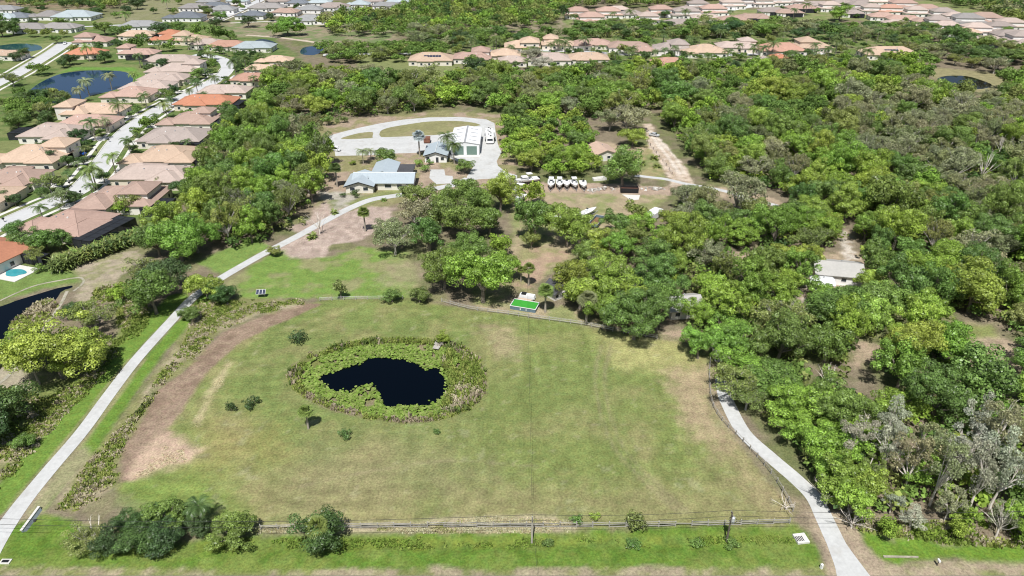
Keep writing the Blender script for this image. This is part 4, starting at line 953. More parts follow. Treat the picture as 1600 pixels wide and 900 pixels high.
fence('post_fence', 'low grey fence along the top of the field in front of the oaks', [(690,472),(735,484),(795,492),(850,500),(915,509),(965,519),(1035,531)], 1.2, 2.6, (.5, 1.0), 'wood', .13, .01, True)
fence('post_fence', 'dark wire fence curving along the left side of the right-hand drive', [(1110,560),(1108,590),(1112,630),(1128,658),(1160,690),(1200,735),(1226,775),(1240,802)], 1.2, 2.2, (1.05,), 'wood', .08, .02, True)
fence('post_fence', 'short fence of bare posts across the upper left corner of the field', [(500,470),(560,468),(640,467)], 1.0, 3.0, (), 'wood', .1, .02, True)
fence('post_fence', 'thin fence beside the pale dirt road in the woods', [(1012,222),(1024,238),(1040,258),(1052,276)], 1.1, 5.0, (), 'dark_wood', .08, .0, True)

# utility poles and wires
def upole(label, px, py, ytop, kind=0):
    p = P(px, py); h = pole_h(px, py, ytop); r = thing('utility_pole', label, 'pole', (p.x, p.y, -.1))
    m = MB(); m.tube([(0,0,0),(0,0,h+.1)], [.17,.11], 10); m.build('pole', M['pole_wood' if kind == 0 else 'dark_wood'], r)
    m = MB(); m.box((0,0,h-.35), (.12,1.0,.12)); m.build('cross_arm', M['dark_wood'], r)
    for y in (-.42, .42):
        m = MB(); m.tube([(0,y,h-.28),(0,y,h-.06)], [.05,.03], 8); m.build('insulator', M['grey_metal'], r)
    if kind:
        m = MB(); m.tube([(.32,0,h-2.1),(.32,0,h-1.1)], .30, 14); m.tube([(.32,0,h-1.1),(.32,0,h-.95)], [.26,.1], 14); tr_ = m.build('transformer', M['silver'], r)
        m = MB(); m.tube([(.32+.6*math.cos(k*.35), .6*math.sin(k*.35), h-1.6) for k in range(18)], .05, 5); m.build('cable_loop', M['cable'], r)
    return Vector((p.x, p.y, h))
t1 = upole('grey wooden utility pole at the verge in the middle of the roadside', 831, 848, 807, 0)
t2 = upole('slim dark utility pole carrying a round transformer near the right end of the verge', 1135, 846, 800, 1)
def wire(label, a, b, sag, rad=.028):
    m = MB(); m.tube([a.lerp(b, k/24)+Vector((0,0,-4*sag*(k/24)*(1-k/24))) for k in range(25)], rad, 5); tag(m.build('overhead_wire', M['cable']), label, 'wire', 'overhead wires')
w_ = t2-t1; far_l = t1-Vector((92, .6, -.2)); far_r = t2+Vector((60, .4, 0))
for dz, nm in ((-.06,'upper'), (-1.0,'lower')):
    z = Vector((0, .42 if dz > -.5 else .14, dz))
    wire(f'{nm} overhead wire left of the middle utility pole', far_l+z, t1+z, 1.3)
    wire(f'{nm} overhead wire strung between the two roadside poles', t1+z, t2+z, .55)
    wire(f'{nm} overhead wire running right from the transformer pole', t2+z, far_r+z, .8)
e = P(822,392); wire('thin service wire running from the middle pole across the field to the trees', t1, Vector((e.x, e.y, 8)), 1.2, .018)
wire('thin service wire crossing the road towards the viewer from the middle pole', t1, Vector((t1.x+.9, 58, t1.z+.2)), .2, .018)

# pond jetty
q = P(684,541); r = thing('jetty', 'small weathered grey jetty on the far bank of the lily pond', 'jetty', (q.x, q.y, 0), R(-14))
for k in range(11):
    m = MB(); m.box((0 if k > 4 else .0, 1.7-k*.31, .30), (2.0 if k < 5 else 1.5, .27, .06)); m.build('plank', M['wood'], r)
for x in (-.65,.65):
    m = MB(); m.box((x, .1, .20), (.1, 3.4, .13)); m.build('beam', M['dark_wood'], r)
    for y in (-1.4, 0, 1.4):
        m = MB(); m.tube([(x,y,-.9),(x,y,.35)], .07, 6); m.build('post', M['dark_wood'], r)
# solar panel stand
q = P(409,464); r = thing('solar_panel_stand', 'small solar panel array on a stand at the upper left field corner', 'solar panel', (q.x, q.y, 0), R(4))
for k in range(3):
    m = MB(); m.box((0,0,0), (.74,1.3,.05)); pn = m.build('panel', M['panel'], r); pn.location = (-.8+k*.8, 0, 1.5); pn.rotation_euler = (R(35),0,0)
    m = MB()
    for s_ in (-1,1): m.box((s_*.37,0,.02), (.05,1.34,.06)); m.box((0,s_*.66,.02), (.68,.05,.06))
    m.build('frame', M['white_metal'], pn)
for x in (-.8,.8):
    m = MB(); m.tube([(x,.1,0),(x,.1,1.5)], .05, 6); m.build('leg', M['grey_metal'], r)
# culvert headwall by the left path
a, b = P(36,832), P(63,795.5); d = b-a; an = math.atan2(d.y, d.x); c_ = (a+b)/2
r = thing('culvert_headwall', 'white-topped concrete culvert headwall slanting beside the left path', 'culvert', (c_.x, c_.y, 0), an)
m = MB(); L_ = d.length; m.add([(-L_/2,.2,-.6),(L_/2,.2,-.6),(L_/2,.2,.5),(-L_/2,.2,.5),(-L_/2*.8,-.9,-.6),(L_/2*.8,-.9,-.6),(L_/2,-.08,.5),(-L_/2,-.08,.5)], [(0,3,2,1),(3,7,6,2),(4,5,6,7),(0,4,7,3),(1,2,6,5)]); m.build('wall', plain('dark_concrete', (.20,.235,.25), .8, var=.3, scale=1.5), r)  # slanted face darker and bluer than the cap
m = MB(); m.box((0,.08,.56), (L_+.2,.42,.12)); m.build('cap', M['kerb'], r)
m = MB(); m.tube([(0,-.75,-.25),(0,-.2,-.25)], .42, 14); m.build('pipe', M['black'], r)
# storm drain inlet and roadside box
q = P(1249,843); r = thing('storm_drain', 'pale concrete storm drain with dark slots in the right-hand verge', 'drain', (q.x, q.y, 0), R(8))
m = MB(); m.box((.25,0,.10), (2.0,1.9,.5)); m.build('slab', M['kerb'], r)
for k in range(5):
    m = MB(); m.box((-.62+k*.26,-.12,.36), (.14,1.0,.03)); m.build('slot', M['black'], r)
q = P(1283,888); r = thing('utility_box', 'small white utility box at the corner of the right-hand drive', 'utility box', (q.x, q.y, 0), R(20))
m = MB(); m.box((0,0,.4), (.35,.35,.8), 0, 0, .92); m.build('body', M['white_gel'], r)
m = MB(); m.box((0,0,.84), (.38,.38,.07)); m.build('lid', M['trim'], r)
q = P(1464,884); r = thing('letterbox', 'white letterbox on a post at the right-hand verge', 'letterbox', (q.x, q.y, 0), 0)
m = MB(); m.box((0,0,.5), (.1,.1,1.0)); m.build('post', M['dark_wood'], r)
m = MB(); m.box((0,0,1.15), (.28,.55,.26)); m.box((0,0,1.3), (.2,.55,.06)); m.build('box', M['white_gel'], r)
a, b = P(1380,870), P(1434,871); d = b-a; c_ = (a+b)/2
m = MB(); m.box((0,0,.06), (d.length,.3,.22)); m.box((0,0,.19), (d.length+.1,.22,.05)); o = m.build('concrete_kerb_wall', M['sand_edge']); o.location = c_; o.rotation_euler = (0,0,math.atan2(d.y,d.x))
tag(o, 'low pale concrete wall in the grass below the paperbark trees', 'wall')
q = P(3,878); r = thing('drain_cover', 'small dark drain opening at the lower left road corner', 'drain', (q.x, q.y, 0))
m = MB(); m.box((.6,0,.08), (1.6,.9,.2)); m.build('frame', M['kerb'], r)
m = MB(); m.box((.6,0,.19), (1.1,.5,.03)); m.build('grate', M['black'], r)
# rubble heaps by the dumpster
def heap(label, px, py, a, b, h, seed):
    p = P(px, py); rr = random.Random(seed); r = thing('rubble_heap', label, 'rubble heap', (p.x, p.y, 0))
    for k in range(26):
        t = rr.uniform(0, 6.28); q = rr.random()**.6; m = MB()
        m.box((math.cos(t)*a*q, math.sin(t)*b*q, h*(1-q)*.8+.1), (rr.uniform(.4,1.1), rr.uniform(.3,.9), rr.uniform(.2,.5)), 0, rr.uniform(0,3), rr.uniform(.6,1)); m.build('chunk', rr.choice([M['rubble'], M['rubble'], M['wood'], M['kerb']]), r)
heap('grey heap of rubble and planks left of the black dumpster', 946, 296, 3.5, 2.0, 1.0, 3)
heap('heap of scrap and rubble right of the black dumpster', 1020, 296, 4.5, 1.8, .8, 5)
heap('pale pile of debris at the right end of the boat row', 926, 298, 2.0, 1.6, .5, 8)
p = P(936,281); r = thing('tarpaulin_stack', 'pale grey sheet-covered stack behind the right end of the boat row', 'stack', (p.x, p.y, 0), R(10))
for k in range(3):
    m = MB(); m.box((-1.5+k*1.6,.2*k,.4), (1.7,2.4,.7+.1*k), 0, .1*k, .92); m.build('sheet', M['kerb'], r)
p = P(990,334); 
# pale patch slab in front of the dumpster
sheet('concrete_pad', PP([(972,304),(1000,305),(998,312),(985,313),(980,309)]), M['kerb'], .05)

# ---------------------------------------------------------------- vegetation
def crown_np(seed, Rr, Hh, zc, ncl, nleaf, ls, open_=0.0, flat=.35, up=.35, clr=(.26, .42), low=-.8):
    """leaf clumps over a crown: positions, quads, a value a leaf; also the clump centres for the limbs"""
    g = np.random.default_rng(seed); d = g.normal(size=(ncl*3, 3)); d /= np.linalg.norm(d, axis=1)[:, None]
    d = d[d[:, 2] > low][:ncl]; q = g.uniform(.42, .92, len(d))
    nb = int(g.integers(3, 6)); la = np.arange(nb)*6.283/nb+g.uniform(0, .9, nb); lr = g.uniform(.25, .55, nb)*Rr
    lob = np.c_[np.cos(la)*lr, np.sin(la)*lr, g.uniform(-.12, .22, nb)*Hh]; li = g.integers(0, nb, len(d)); lsz = g.uniform(.50, .72, nb)
    cc = lob[li]+d*q[:, None]*lsz[li][:, None]*np.array([Rr, Rr, Hh/2*1.15]); cc[:, :2] += g.normal(0, Rr*.06, (len(d), 2)); cr = Rr*g.uniform(clr[0], clr[1], len(d))
    w = cr**2; k = g.choice(len(d), nleaf, p=w/w.sum())
    ld = g.normal(size=(nleaf, 3)); ld[:, 2] += up; ld /= np.linalg.norm(ld, axis=1)[:, None]
    rad = cr[k]*g.uniform(.70, 1.06, nleaf)
    pos = cc[k]+ld*rad[:, None]*np.array([1, 1, .78]); pos[:, 2] += zc
    nrm = ld+g.normal(0, flat, (nleaf, 3)); nrm /= np.linalg.norm(nrm, axis=1)[:, None]
    a = np.cross(nrm, g.normal(size=(nleaf, 3))); a /= np.linalg.norm(a, axis=1)[:, None]; b = np.cross(nrm, a)
    s = ls*g.uniform(.55, 1.25, nleaf)[:, None]; e = g.uniform(.55, 1.0, nleaf)[:, None]
    j = lambda: g.uniform(.7, 1.15, (nleaf, 1))
    V = np.stack([pos-a*s*.5*j(), pos-b*s*.5*e*j(), pos+a*s*.5*j(), pos+b*s*.5*e*j()], 1).reshape(-1, 3)
    Fq = np.arange(nleaf*4).reshape(-1, 4)
    clv = g.uniform(.70, 1.32, len(d)); v = clv[k]*g.uniform(.62, 1.38, nleaf)  # clump and leaf tones spread wide to imitate sunlit highlights and dark gaps
    cc = cc.copy(); cc[:, 2] += zc
    return V, Fq, v, cc
def limbs(cc, zc, tr, lean, mat, seed, frac=.8, n=9, bare=False, th=1.0):
    g = random.Random(seed); m = MB(); fork = Vector((lean[0]*.4, lean[1]*.4, zc*.42))
    m.tube([(0,0,-.3), (lean[0]*.1, lean[1]*.1, zc*.2), fork], [tr*1.25, tr, tr*.8], 7)
    idx = list(range(len(cc))); g.shuffle(idx)
    for i in idx[:n]:
        c = Vector(cc[i])*1.0; mid = fork.lerp(c, .5)+Vector((g.uniform(-.5,.5), g.uniform(-.5,.5), g.uniform(0,.6)))
        end = fork.lerp(c, frac); m.tube([fork, mid, end], [tr*.55*th, tr*.33*th, tr*.14*th], 5)
        for _ in range(2):
            e2 = end+Vector((g.uniform(-1,1), g.uniform(-1,1), g.uniform(.2,1.2)))*1.1; m.tube([mid, end.lerp(e2,.5), e2], [tr*.2*th, tr*.13*th, tr*.06*th], 4)
    return m.mesh('trunk', mat)
PROTO = {}
def proto(kind, n, fn): PROTO[kind] = [fn(i) for i in range(n)]
def mk(seed, Rr, Hh, zc, ncl, nleaf, ls, tr, mat, frac=.8, nl=9, flat=.35, clr=(.26,.42), up=.35, th=1.0):
    V, Fq, v, cc = crown_np(seed, Rr, Hh, zc, ncl, nleaf, ls, 0, flat, up, clr)
    me = np_mesh('crown', V, Fq, M['leaf'], face_v=v); g = random.Random(seed)
    return me, limbs(cc, zc, tr, (g.uniform(-.6,.6), g.uniform(-.6,.6)), mat, seed, frac, nl, th=th), Rr
# unit trees are about 6 m in radius and 11 m high
proto('oak', 10, lambda i: mk(100+i, 6.0, (8.2, 9.4, 10.4)[i % 3], (5.5, 6.0, 6.6)[i % 3], (40, 58, 80)[i % 3], (9000, 10500, 11500)[i % 3], (.46, .42, .38)[i % 3], .34, M['bark'], clr=((.18,.32), (.15,.26), (.12,.22))[i % 3]))
proto('oak_big', 4, lambda i: mk(150+i, 6.0, 9.6, 5.9, 80, 19000, .31, .34, M['bark'], clr=(.13,.24)))
proto('mossy', 6, lambda i: mk(200+i, 6.0, 8.2, 6.0, 44, 6500, .38, .30, M['grey_bark'], frac=1.0, nl=18, flat=.8, clr=(.14,.25), th=1.0))
proto('dense', 5, lambda i: mk(300+i, 6.0, 9.4, 5.6, 46, 9500, .42, .34, M['bark'], clr=(.18,.30)))
proto('shrub', 5, lambda i: mk(400+i, 2.0, 2.6, 1.5, 12, 900, .34, .07, M['bark'], nl=5, clr=(.3,.5)))
proto('conifer', 2, lambda i: mk(450+i, 1.5, 4.6, 2.6, 16, 1200, .30, .10, M['bark'], nl=6, clr=(.28,.42)))
proto('paperbark', 5, lambda i: mk(500+i, 3.6, 12.5, 7.6, 30, 3900, .32, .22, M['pale_bark'], frac=.95, nl=10, flat=.9, clr=(.16,.30), th=1.2))
def dead(i):
    g = random.Random(600+i); m = MB(); zc = 5.5; tips = [(g.gauss(0,2.2), g.gauss(0,2.2), g.uniform(5,9)) for _ in range(11)]
    return None, limbs(tips, zc, .20, (g.uniform(-1,1), g.uniform(-1,1)), M['pale_bark'], 600+i, 1.0, 11, th=1.0), 4
proto('dead', 3, dead)
def fan_palm(i):
    g = np.random.default_rng(700+i); V = []; Fc = []; v = []; H = 5.6
    for k in range(54):
        az = g.uniform(0, 6.283); el = g.uniform(-.7, 1.45); d = np.array([math.cos(az)*math.cos(el), math.sin(az)*math.cos(el), math.sin(el)])
        base = np.array([0, 0, H]); ps = base+d*g.uniform(.45,.9); side = np.cross(d, [0, 0, 1.0]); side /= np.linalg.norm(side)+1e-9; upv = np.cross(side, d)
        for j in range(9):
            an = (j-4)*.27; bd = d*math.cos(an)+side*math.sin(an); tip = ps+bd*1.15-np.array([0, 0, .28*(1+abs(j-4)*.08)]); wv = np.cross(bd, upv)*.11
            o = len(V); V += [ps, ps+bd*.6+wv, tip, ps+bd*.6-wv]; Fc.append([o, o+1, o+2, o+3]); v.append(g.uniform(.75, 1.3)*(1.0 if el > -.35 else 1.25))
        o = len(V); V += [base+side*.03, base-side*.03, ps-side*.02, ps+side*.02]; Fc.append([o, o+1, o+2, o+3]); v.append(1.1)
    me = np_mesh('crown', np.array(V), np.array(Fc), M['leaf'], face_v=np.array(v))
    m = MB(); m.tube([(0,0,-.2),(.08,0,H*.5),(0,0,H+.2)], [.24,.19,.21], 8); return me, m.mesh('trunk', M['palm_bark']), 2.2
proto('fan_palm', 4, fan_palm)
def feather_palm(i):
    g = np.random.default_rng(750+i); V = []; Fc = []; v = []; H = 6.0
    for k in range(20):
        az = 6.283*k/20*2.6+g.uniform(-.2,.2); el0 = g.uniform(-.05, 1.2); L = g.uniform(3.0, 4.0); hd = np.array([math.cos(az), math.sin(az), 0]); p = np.array([0, 0, H]); el = el0; sd = np.array([-math.sin(az), math.cos(az), 0])
        for s in range(9):
            st = L/9; d = hd*math.cos(el)+np.array([0, 0, 1])*math.sin(el); q = p+d*st; lw = .60*math.sin(math.pi*(s+1.2)/10.5)+.1
            for sg in (-1, 1):
                for h in (.15, .65):
                    b0 = p+d*st*h; tp = b0+sd*sg*lw+d*.35-np.array([0, 0, lw*.45]); o = len(V); V += [b0, b0+d*.16, tp+d*.04, tp]; Fc.append([o, o+1, o+2, o+3]); v.append(g.uniform(.75, 1.3))
            p = q; el -= .15+.02*s
    me = np_mesh('crown', np.array(V), np.array(Fc), M['leaf'], face_v=np.array(v))
    m = MB(); m.tube([(0,0,-.2),(.1,0,H*.5),(0,0,H+.1)], [.22,.16,.14], 8); return me, m.mesh('trunk', M['palm_bark']), 3.0
proto('feather_palm', 4, feather_palm)
def sprout(i):                                    # low saw-palmetto / sago clump
    g = np.random.default_rng(800+i); V = []; Fc = []; v = []
    for k in range(46):
        az = g.uniform(0, 6.283); el = g.uniform(.05, 1.2); L = g.uniform(.9, 1.7); hd = np.array([math.cos(az), math.sin(az), 0]); sd = np.array([-math.sin(az), math.cos(az), 0]); p = np.array([0, 0, .25])
        for s in range(4):
            d = hd*math.cos(el)+np.array([0, 0, 1])*math.sin(el); q = p+d*L/4; w0, w1 = .20*math.sin(math.pi*(s+.4)/4.4), .20*math.sin(math.pi*(s+1.4)/4.4)*(s < 3)
            o = len(V); V += [p-sd*w0, p+sd*w0, q+sd*w1, q-sd*w1]; Fc.append([o, o+1, o+2, o+3]); v.append(g.uniform(.75, 1.3)); p = q; el -= .35
    me = np_mesh('crown', np.array(V), np.array(Fc), M['leaf'], face_v=np.array(v))
    m = MB(); m.tube([(0,0,-.1),(0,0,.5)], [.18,.14], 7); return me, m.mesh('trunk', M['palm_bark']), 1.5
proto('sprout', 3, sprout)
def clump(i):                                     # one clump of the tall palm hedge
    g = np.random.default_rng(830+i); V = []; Fc = []; v = []
    for k in range(170):
        az = g.uniform(0, 6.283); el = g.uniform(.35, 1.45); L = g.uniform(.7, 1.5); hd = np.array([math.cos(az), math.sin(az), 0]); sd = np.array([-math.sin(az), math.cos(az), 0]); p = np.array([g.normal(0,.45), g.normal(0,.45), g.uniform(.2,1.1)])
        for s in range(4):
            d = hd*math.cos(el)+np.array([0, 0, 1])*math.sin(el); q = p+d*L/4; w0, w1 = .085*math.sin(math.pi*(s+.5)/4.6), .085*math.sin(math.pi*(s+1.5)/4.6)*(s < 3)
            o = len(V); V += [p-sd*w0, p+sd*w0, q+sd*w1, q-sd*w1]; Fc.append([o, o+1, o+2, o+3]); v.append(g.uniform(.5, 1.5)); p = q; el -= .38
    me = np_mesh('crown', np.array(V), np.array(Fc), M['leaf'], face_v=np.array(v))
    m = MB()
    for k in range(5): m.tube([(g.normal(0,.3), g.normal(0,.3), -.1), (g.normal(0,.4), g.normal(0,.4), 1.2)], [.05,.04], 5)
    return me, m.mesh('trunk', M['palm_bark']), 1.5
proto('clump', 3, clump)

PAL = {'bright': [(.235,.365,.058), (.27,.395,.064), (.205,.335,.060), (.295,.385,.070)], 'mid': [(.165,.26,.058), (.18,.275,.062), (.145,.235,.058)],
       'dark': [(.085,.150,.042), (.095,.165,.046), (.075,.132,.045)], 'olive': [(.23,.28,.075), (.205,.25,.07), (.25,.285,.09)],
       'grey': [(.265,.29,.135), (.30,.315,.17), (.235,.265,.11), (.285,.295,.155)], 'silver': [(.41,.42,.31), (.37,.385,.27), (.44,.44,.345)], 'yellow': [(.255,.335,.06), (.24,.32,.06)], 'blue': [(.42,.50,.50)], 'frond': [(.19,.25,.06), (.21,.27,.07)], 'frondgrey': [(.24,.27,.13)], 'darkfrond': [(.10,.155,.045), (.12,.17,.05)]}
KNAME = {'oak': ('oak_tree', 'oak tree'), 'mossy': ('mossy_oak_tree', 'oak tree'), 'dense': ('evergreen_tree', 'tree'), 'shrub': ('shrub', 'shrub'), 'conifer': ('cedar_tree', 'tree'), 'paperbark': ('paperbark_tree', 'tree'), 'dead': ('bare_tree', 'tree'),
         'fan_palm': ('fan_palm', 'palm tree'), 'feather_palm': ('feather_palm', 'palm tree'), 'sprout': ('palmetto', 'palmetto'), 'clump': ('hedge_palm', 'palm tree')}
ADJ = {'bright': 'bright green', 'mid': 'mid green', 'dark': 'dark green', 'olive': 'olive green', 'grey': 'grey-green', 'silver': 'silvery grey', 'yellow': 'yellow-green', 'blue': 'blue-grey', 'frond': 'green', 'frondgrey': 'dull green', 'darkfrond': 'dark green'}
LOOK = {'oak': 'oak', 'mossy': 'thin-crowned oak', 'dense': 'bushy tree', 'shrub': 'shrub', 'conifer': 'cone-shaped tree', 'paperbark': 'paperbark tree', 'dead': 'bare white-limbed tree', 'fan_palm': 'fan palm', 'feather_palm': 'feather palm', 'sprout': 'palmetto clump', 'clump': 'palm clump'}
TREES = []                                        # (kind, palette, x, y, radius, height factor)
def tree_at(kind, pal, x, y, r, hf=1.0, label=None): TREES.append((kind, pal, x, y, r, hf, label))
def T(kind, pal, px, py, r, hf=1.0, label=None):
    p = P(px, py); tree_at(kind, pal, p.x, p.y, r, hf, label)
def in_poly(x, y, poly):
    ins = False; n = len(poly)
    for i in range(n):
        ax, ay = poly[i][0], poly[i][1]; bx, by = poly[i-1][0], poly[i-1][1]
        if (ay > y) != (by > y) and x < (bx-ax)*(y-ay)/(by-ay)+ax: ins = not ins
    return ins
HOLES = [[tuple(p[:2]) for p in PP(q)] for q in (
    [(1105,283),(1180,293),(1235,312),(1245,345),(1225,360),(1180,350),(1140,332),(1100,312)], [(1312,350),(1340,350),(1352,400),(1358,450),(1350,482),(1300,490),(1262,500),(1250,470),(1255,430),(1268,392),(1310,390)], [(1322,525),(1385,530),(1390,600),(1360,632),(1325,620)], [(1465,500),(1540,500),(1600,540),(1620,600),(1590,640),(1530,632),(1480,570)],
    [(1020,505),(1085,500),(1085,545),(1020,545)], [(1135,390),(1185,392),(1180,445),(1135,450)], [(1440,108),(1530,108),(1570,130),(1575,158),(1480,162),(1440,140)], [(1003,180),(1022,185),(1040,215),(1090,262),(1095,292),(1030,300),(990,240),(930,250),(925,210),(1000,225)], [(1040,132),(1085,134),(1085,168),(1040,168)], [(1000,325),(1036,320),(1042,372),(1030,398),(1000,392)], [(1160,215),(1185,225),(1180,245),(1160,240)], [(905,328),(952,328),(958,372),(925,395),(900,372)], [(955,412),(1005,424),(1004,462),(985,478),(958,468)])]
DRV = [[tuple(p[:2]) for p in smooth(PP(q), 3)] for q in (DRIVE, DRIVE2, ST, ST2, DIRT2)]
def scatter(px_poly, spacing, mixk, rr=(.62, .8), hf=(.8, 1.15), seed=1, tries=9000, holes=True, maxn=999, drv=3.5, pick=None):
    poly = [tuple(p[:2]) for p in PP(px_poly)]; g = random.Random(seed)
    X0 = min(p[0] for p in poly); X1 = max(p[0] for p in poly); Y0 = min(p[1] for p in poly); Y1 = max(p[1] for p in poly); n = 0
    cells = {}
    for t in TREES: cells.setdefault((int(t[2]//12), int(t[3]//12)), []).append(t)
    for _ in range(tries):
        x, y = g.uniform(X0, X1), g.uniform(Y0, Y1)
        if not in_poly(x, y, poly): continue
        if holes and any(in_poly(x, y, h) for h in HOLES): continue
        if any(in_poly(x, y, h) for h in KEEP): continue
        if any(dl(x, y, l) < drv for l in DRV): continue
        sp = spacing*g.uniform(.8, 1.25); ok = True
        for i in (-1, 0, 1):
            for j in (-1, 0, 1):
                for t in cells.get((int(x//12)+i, int(y//12)+j), ()):
                    if math.hypot(t[2]-x, t[3]-y) < max(sp, t[4]*.75 if t[4] > 3 else sp*.7): ok = False; break
        if not ok: continue
        kp = pick(x, y, g) if pick else None
        kind, pal = kp or g.choices([m_[0:2] for m_ in mixk], [m_[2] for m_ in mixk])[0]
        tree_at(kind, pal, x, y, sp*g.uniform(*rr), g.uniform(*hf)); n += 1
        cells.setdefault((int(x//12), int(y//12)), []).append(TREES[-1])
        if n >= maxn: break
    return n
def dl(x, y, l):
    d = 1e9
    for a, b in zip(l[:-1], l[1:]):
        ex, ey = b[0]-a[0], b[1]-a[1]; t = max(0, min(1, ((x-a[0])*ex+(y-a[1])*ey)/(ex*ex+ey*ey+1e-9))); d = min(d, math.hypot(x-a[0]-ex*t, y-a[1]-ey*t))
    return d

# --- trees one can single out
T('oak','bright',755,472,9.2,1.05,'big bright green oak on the field edge left of the green play court')
T('oak','mid',695,452,6.8,1.0,'dark round oak left of the big bright oak on the field edge')
T('oak','bright',790,440,5.2,1.0); T('oak','mid',728,425,6.6,1.05); T('oak','bright',782,402,4.0,.9)
T('mossy','grey',618,398,7.0,.85,'thin grey bushy tree at the right end of the pinkish gravel')
T('mossy','grey',650,360,6.5,.95); T('mossy','olive',660,330,6.4,.9); T('mossy','grey',607,372,4.5,.8)
T('oak','mid',745,345,7.2,1.1); T('oak','bright',782,330,6.8,1.15); T('oak','mid',710,338,6.8,1.0); T('oak','mid',765,368,6.0,1.0); T('oak','olive',690,365,6.2,1.0); T('oak','mid',672,392,5.6,.95); T('dense','mid',725,372,6.4,1.0); T('oak','olive',640,318,4.2,.8,'small spreading tree with dark limbs in front of the long blue-roofed house')
T('dense','mid',836,376,6.4,1.25,'tall dark oak left of the pair below the boat row'); T('oak','bright',886,386,7.8,1.05,'broad green oak right of the pair below the boat row'); T('dense','olive',830,388,3.0,.8); T('oak','bright',835,322,4.8,1.1)
T('dense','mid',972,290,8.6,1.1,'round dense oak standing behind the black dumpster')
T('mossy','grey',980,208,10.5,.85,'very broad grey thin-crowned oak beside the dirt road'); T('mossy','grey',952,205,7.0,.85); T('dense','yellow',988,228,6.0,.7,'low yellow-green bush-like tree under the broad grey oak')
T('sprout','frond',1003,258,2.6,1.3,'spiky palmetto on the dry lawn, left of three'); T('sprout','frond',1022,250,2.4,1.3,'spiky palmetto on the dry lawn, upper right of three'); T('sprout','frond',1026,262,2.2,1.2,'spiky palmetto on the dry lawn, lower right of three')
T('oak','bright',1140,560,5.0,.85); T('oak','bright',1090,560,4.6,.95,'bright oak alone at the upper right corner of the field'); T('oak','mid',990,530,7.4,1.0,'large oak overhanging the low grey fence at the top of the field'); T('oak','bright',945,505,5.2,.95); T('oak','bright',905,482,5.6,1.0); T('oak','mid',1025,515,5.8,1.0); T('oak','yellow',890,462,5.2,1.0)
T('oak','bright',1276,470,4.2,.8); T('oak','bright',1352,458,4.4,.8); T('oak','yellow',1262,425,4.4,.9)
T('mossy','olive',1140,618,5.8,.7,'pale olive tree leaning over the bend of the right-hand drive'); T('mossy','olive',1165,640,4.6,.65)
# lone trees and shrubs of the field
T('dense','bright',693,536,1.9,.55,'small round tree beside the pond jetty'); T('shrub','dark',466,536,2.1,1.0,'dark round shrub left above the lily pond')
T('shrub','dark',362,643,1.2,1.3,'dark shrub left of a pair in the field'); T('shrub','dark',394,635,1.5,1.0,'dark shrub right of a pair in the field'); T('shrub','dark',539,685,1.3,1.0,'small dark shrub below the lily pond'); T('shrub','mid',682,677,.8,.9,'tiny shrub right below the lily pond'); 
T('conifer','olive',533,467,2.2,.85,'cone-shaped cedar on the upper field edge'); T('dense','mid',613,472,2.9,.5,'round shrubby tree right of the cedar on the upper field edge'); T('dense','olive',656,472,3.4,.6,'low wide tree at the left of the dark oak on the field edge')
T('fan_palm','frond',571,362,2.6,1.1,'lone fan palm on the pinkish gravel by the drive'); T('dense','olive',428,400,2.2,.5,'small round palm-like tree where the drive leaves the gravel')
T('fan_palm','frond',482,670,2.0,.8,'small leaning fan palm left below the lily pond')
T('fan_palm','frond',852,488,2.7,.85,'fan palm just right of the green play court'); T('fan_palm','frondgrey',916,505,3.2,.85,'wide fan palm by the low grey fence'); T('fan_palm','frond',826,446,2.2,1.0,'fan palm above the green play court'); T('fan_palm','frond',814,440,1.6,.9,'slim palm left of the palm above the play court')
# left side: around path and canal
T('oak','bright',100,590,10.0,.85,'huge spreading green tree beside the left canal'); T('oak','bright',62,575,6.4,.8); T('oak','bright',135,578,6.4,.85); T('fan_palm','frondgrey',62,600,2.6,.5,'low fan palm at the foot of the huge canal-side tree')
T('mossy','olive',150,512,5.4,.75,'thin olive tree above the huge canal-side tree'); T('dense','dark',115,498,3,.6)
T('dense','mid',245,490,7.0,.95,'dark wide tree overhanging the left of the path'); T('dense','dark',262,458,6.2,.9); T('oak','bright',325,466,5.0,.75,'bushy tree right of the path above the dirt track'); T('dense','dark',350,472,4.2,.6); T('dense','mid',300,500,3.0,.5,'dark shrub at the right edge of the path')
T('oak','bright',285,408,8.4,1.0,'large bright oak left of the long drive'); T('oak','mid',250,400,6.0,.95); T('oak','bright',310,395,6.4,1.0); T('oak','bright',262,372,6.2,1.0); T('mossy','olive',235,440,5,.8); T('oak','bright',190,470,3.2,.7)
T('dense','dark',5,670,6.5,.85,'dark tree at the left picture edge below the canal'); T('dense','dark',-15,700,6,.9); T('dense','mid',40,700,2.5,.5)
# roadside hedge bushes
for px, py, r_, pl, lb in ((150,858,3.6,'olive','untidy olive bush at the left end of the roadside thicket'), (185,862,3.4,'dark','leafy bush second in the roadside thicket'), (225,860,3.8,'dark','dense dark bush in the middle of the roadside thicket'), (268,855,4.0,'dark','dense round bush right in the roadside thicket'), (278,825,4.2,'mid','upper bush with feathery top behind the roadside thicket'), (380,848,4.0,'mid','separate round bush between the thicket and the wide tree'), (240,830,3.2,'dark','bush filling the back of the roadside thicket'), (205,828,2.4,'dark','small dark bush behind the roadside thicket'), (320,833,2.6,'dark','low dark bush linking thicket and separate bush')):
    T('dense' if pl == 'dark' else 'mossy' if pl == 'olive' else 'oak', pl, px-8, py, r_, .52, lb)
T('feather_palm','darkfrond',318,818,2.4,.7,'small feather palm behind the roadside thicket')
T('dead','grey',150,845,3.0,.5,'bare pale-limbed tree in the roadside thicket')
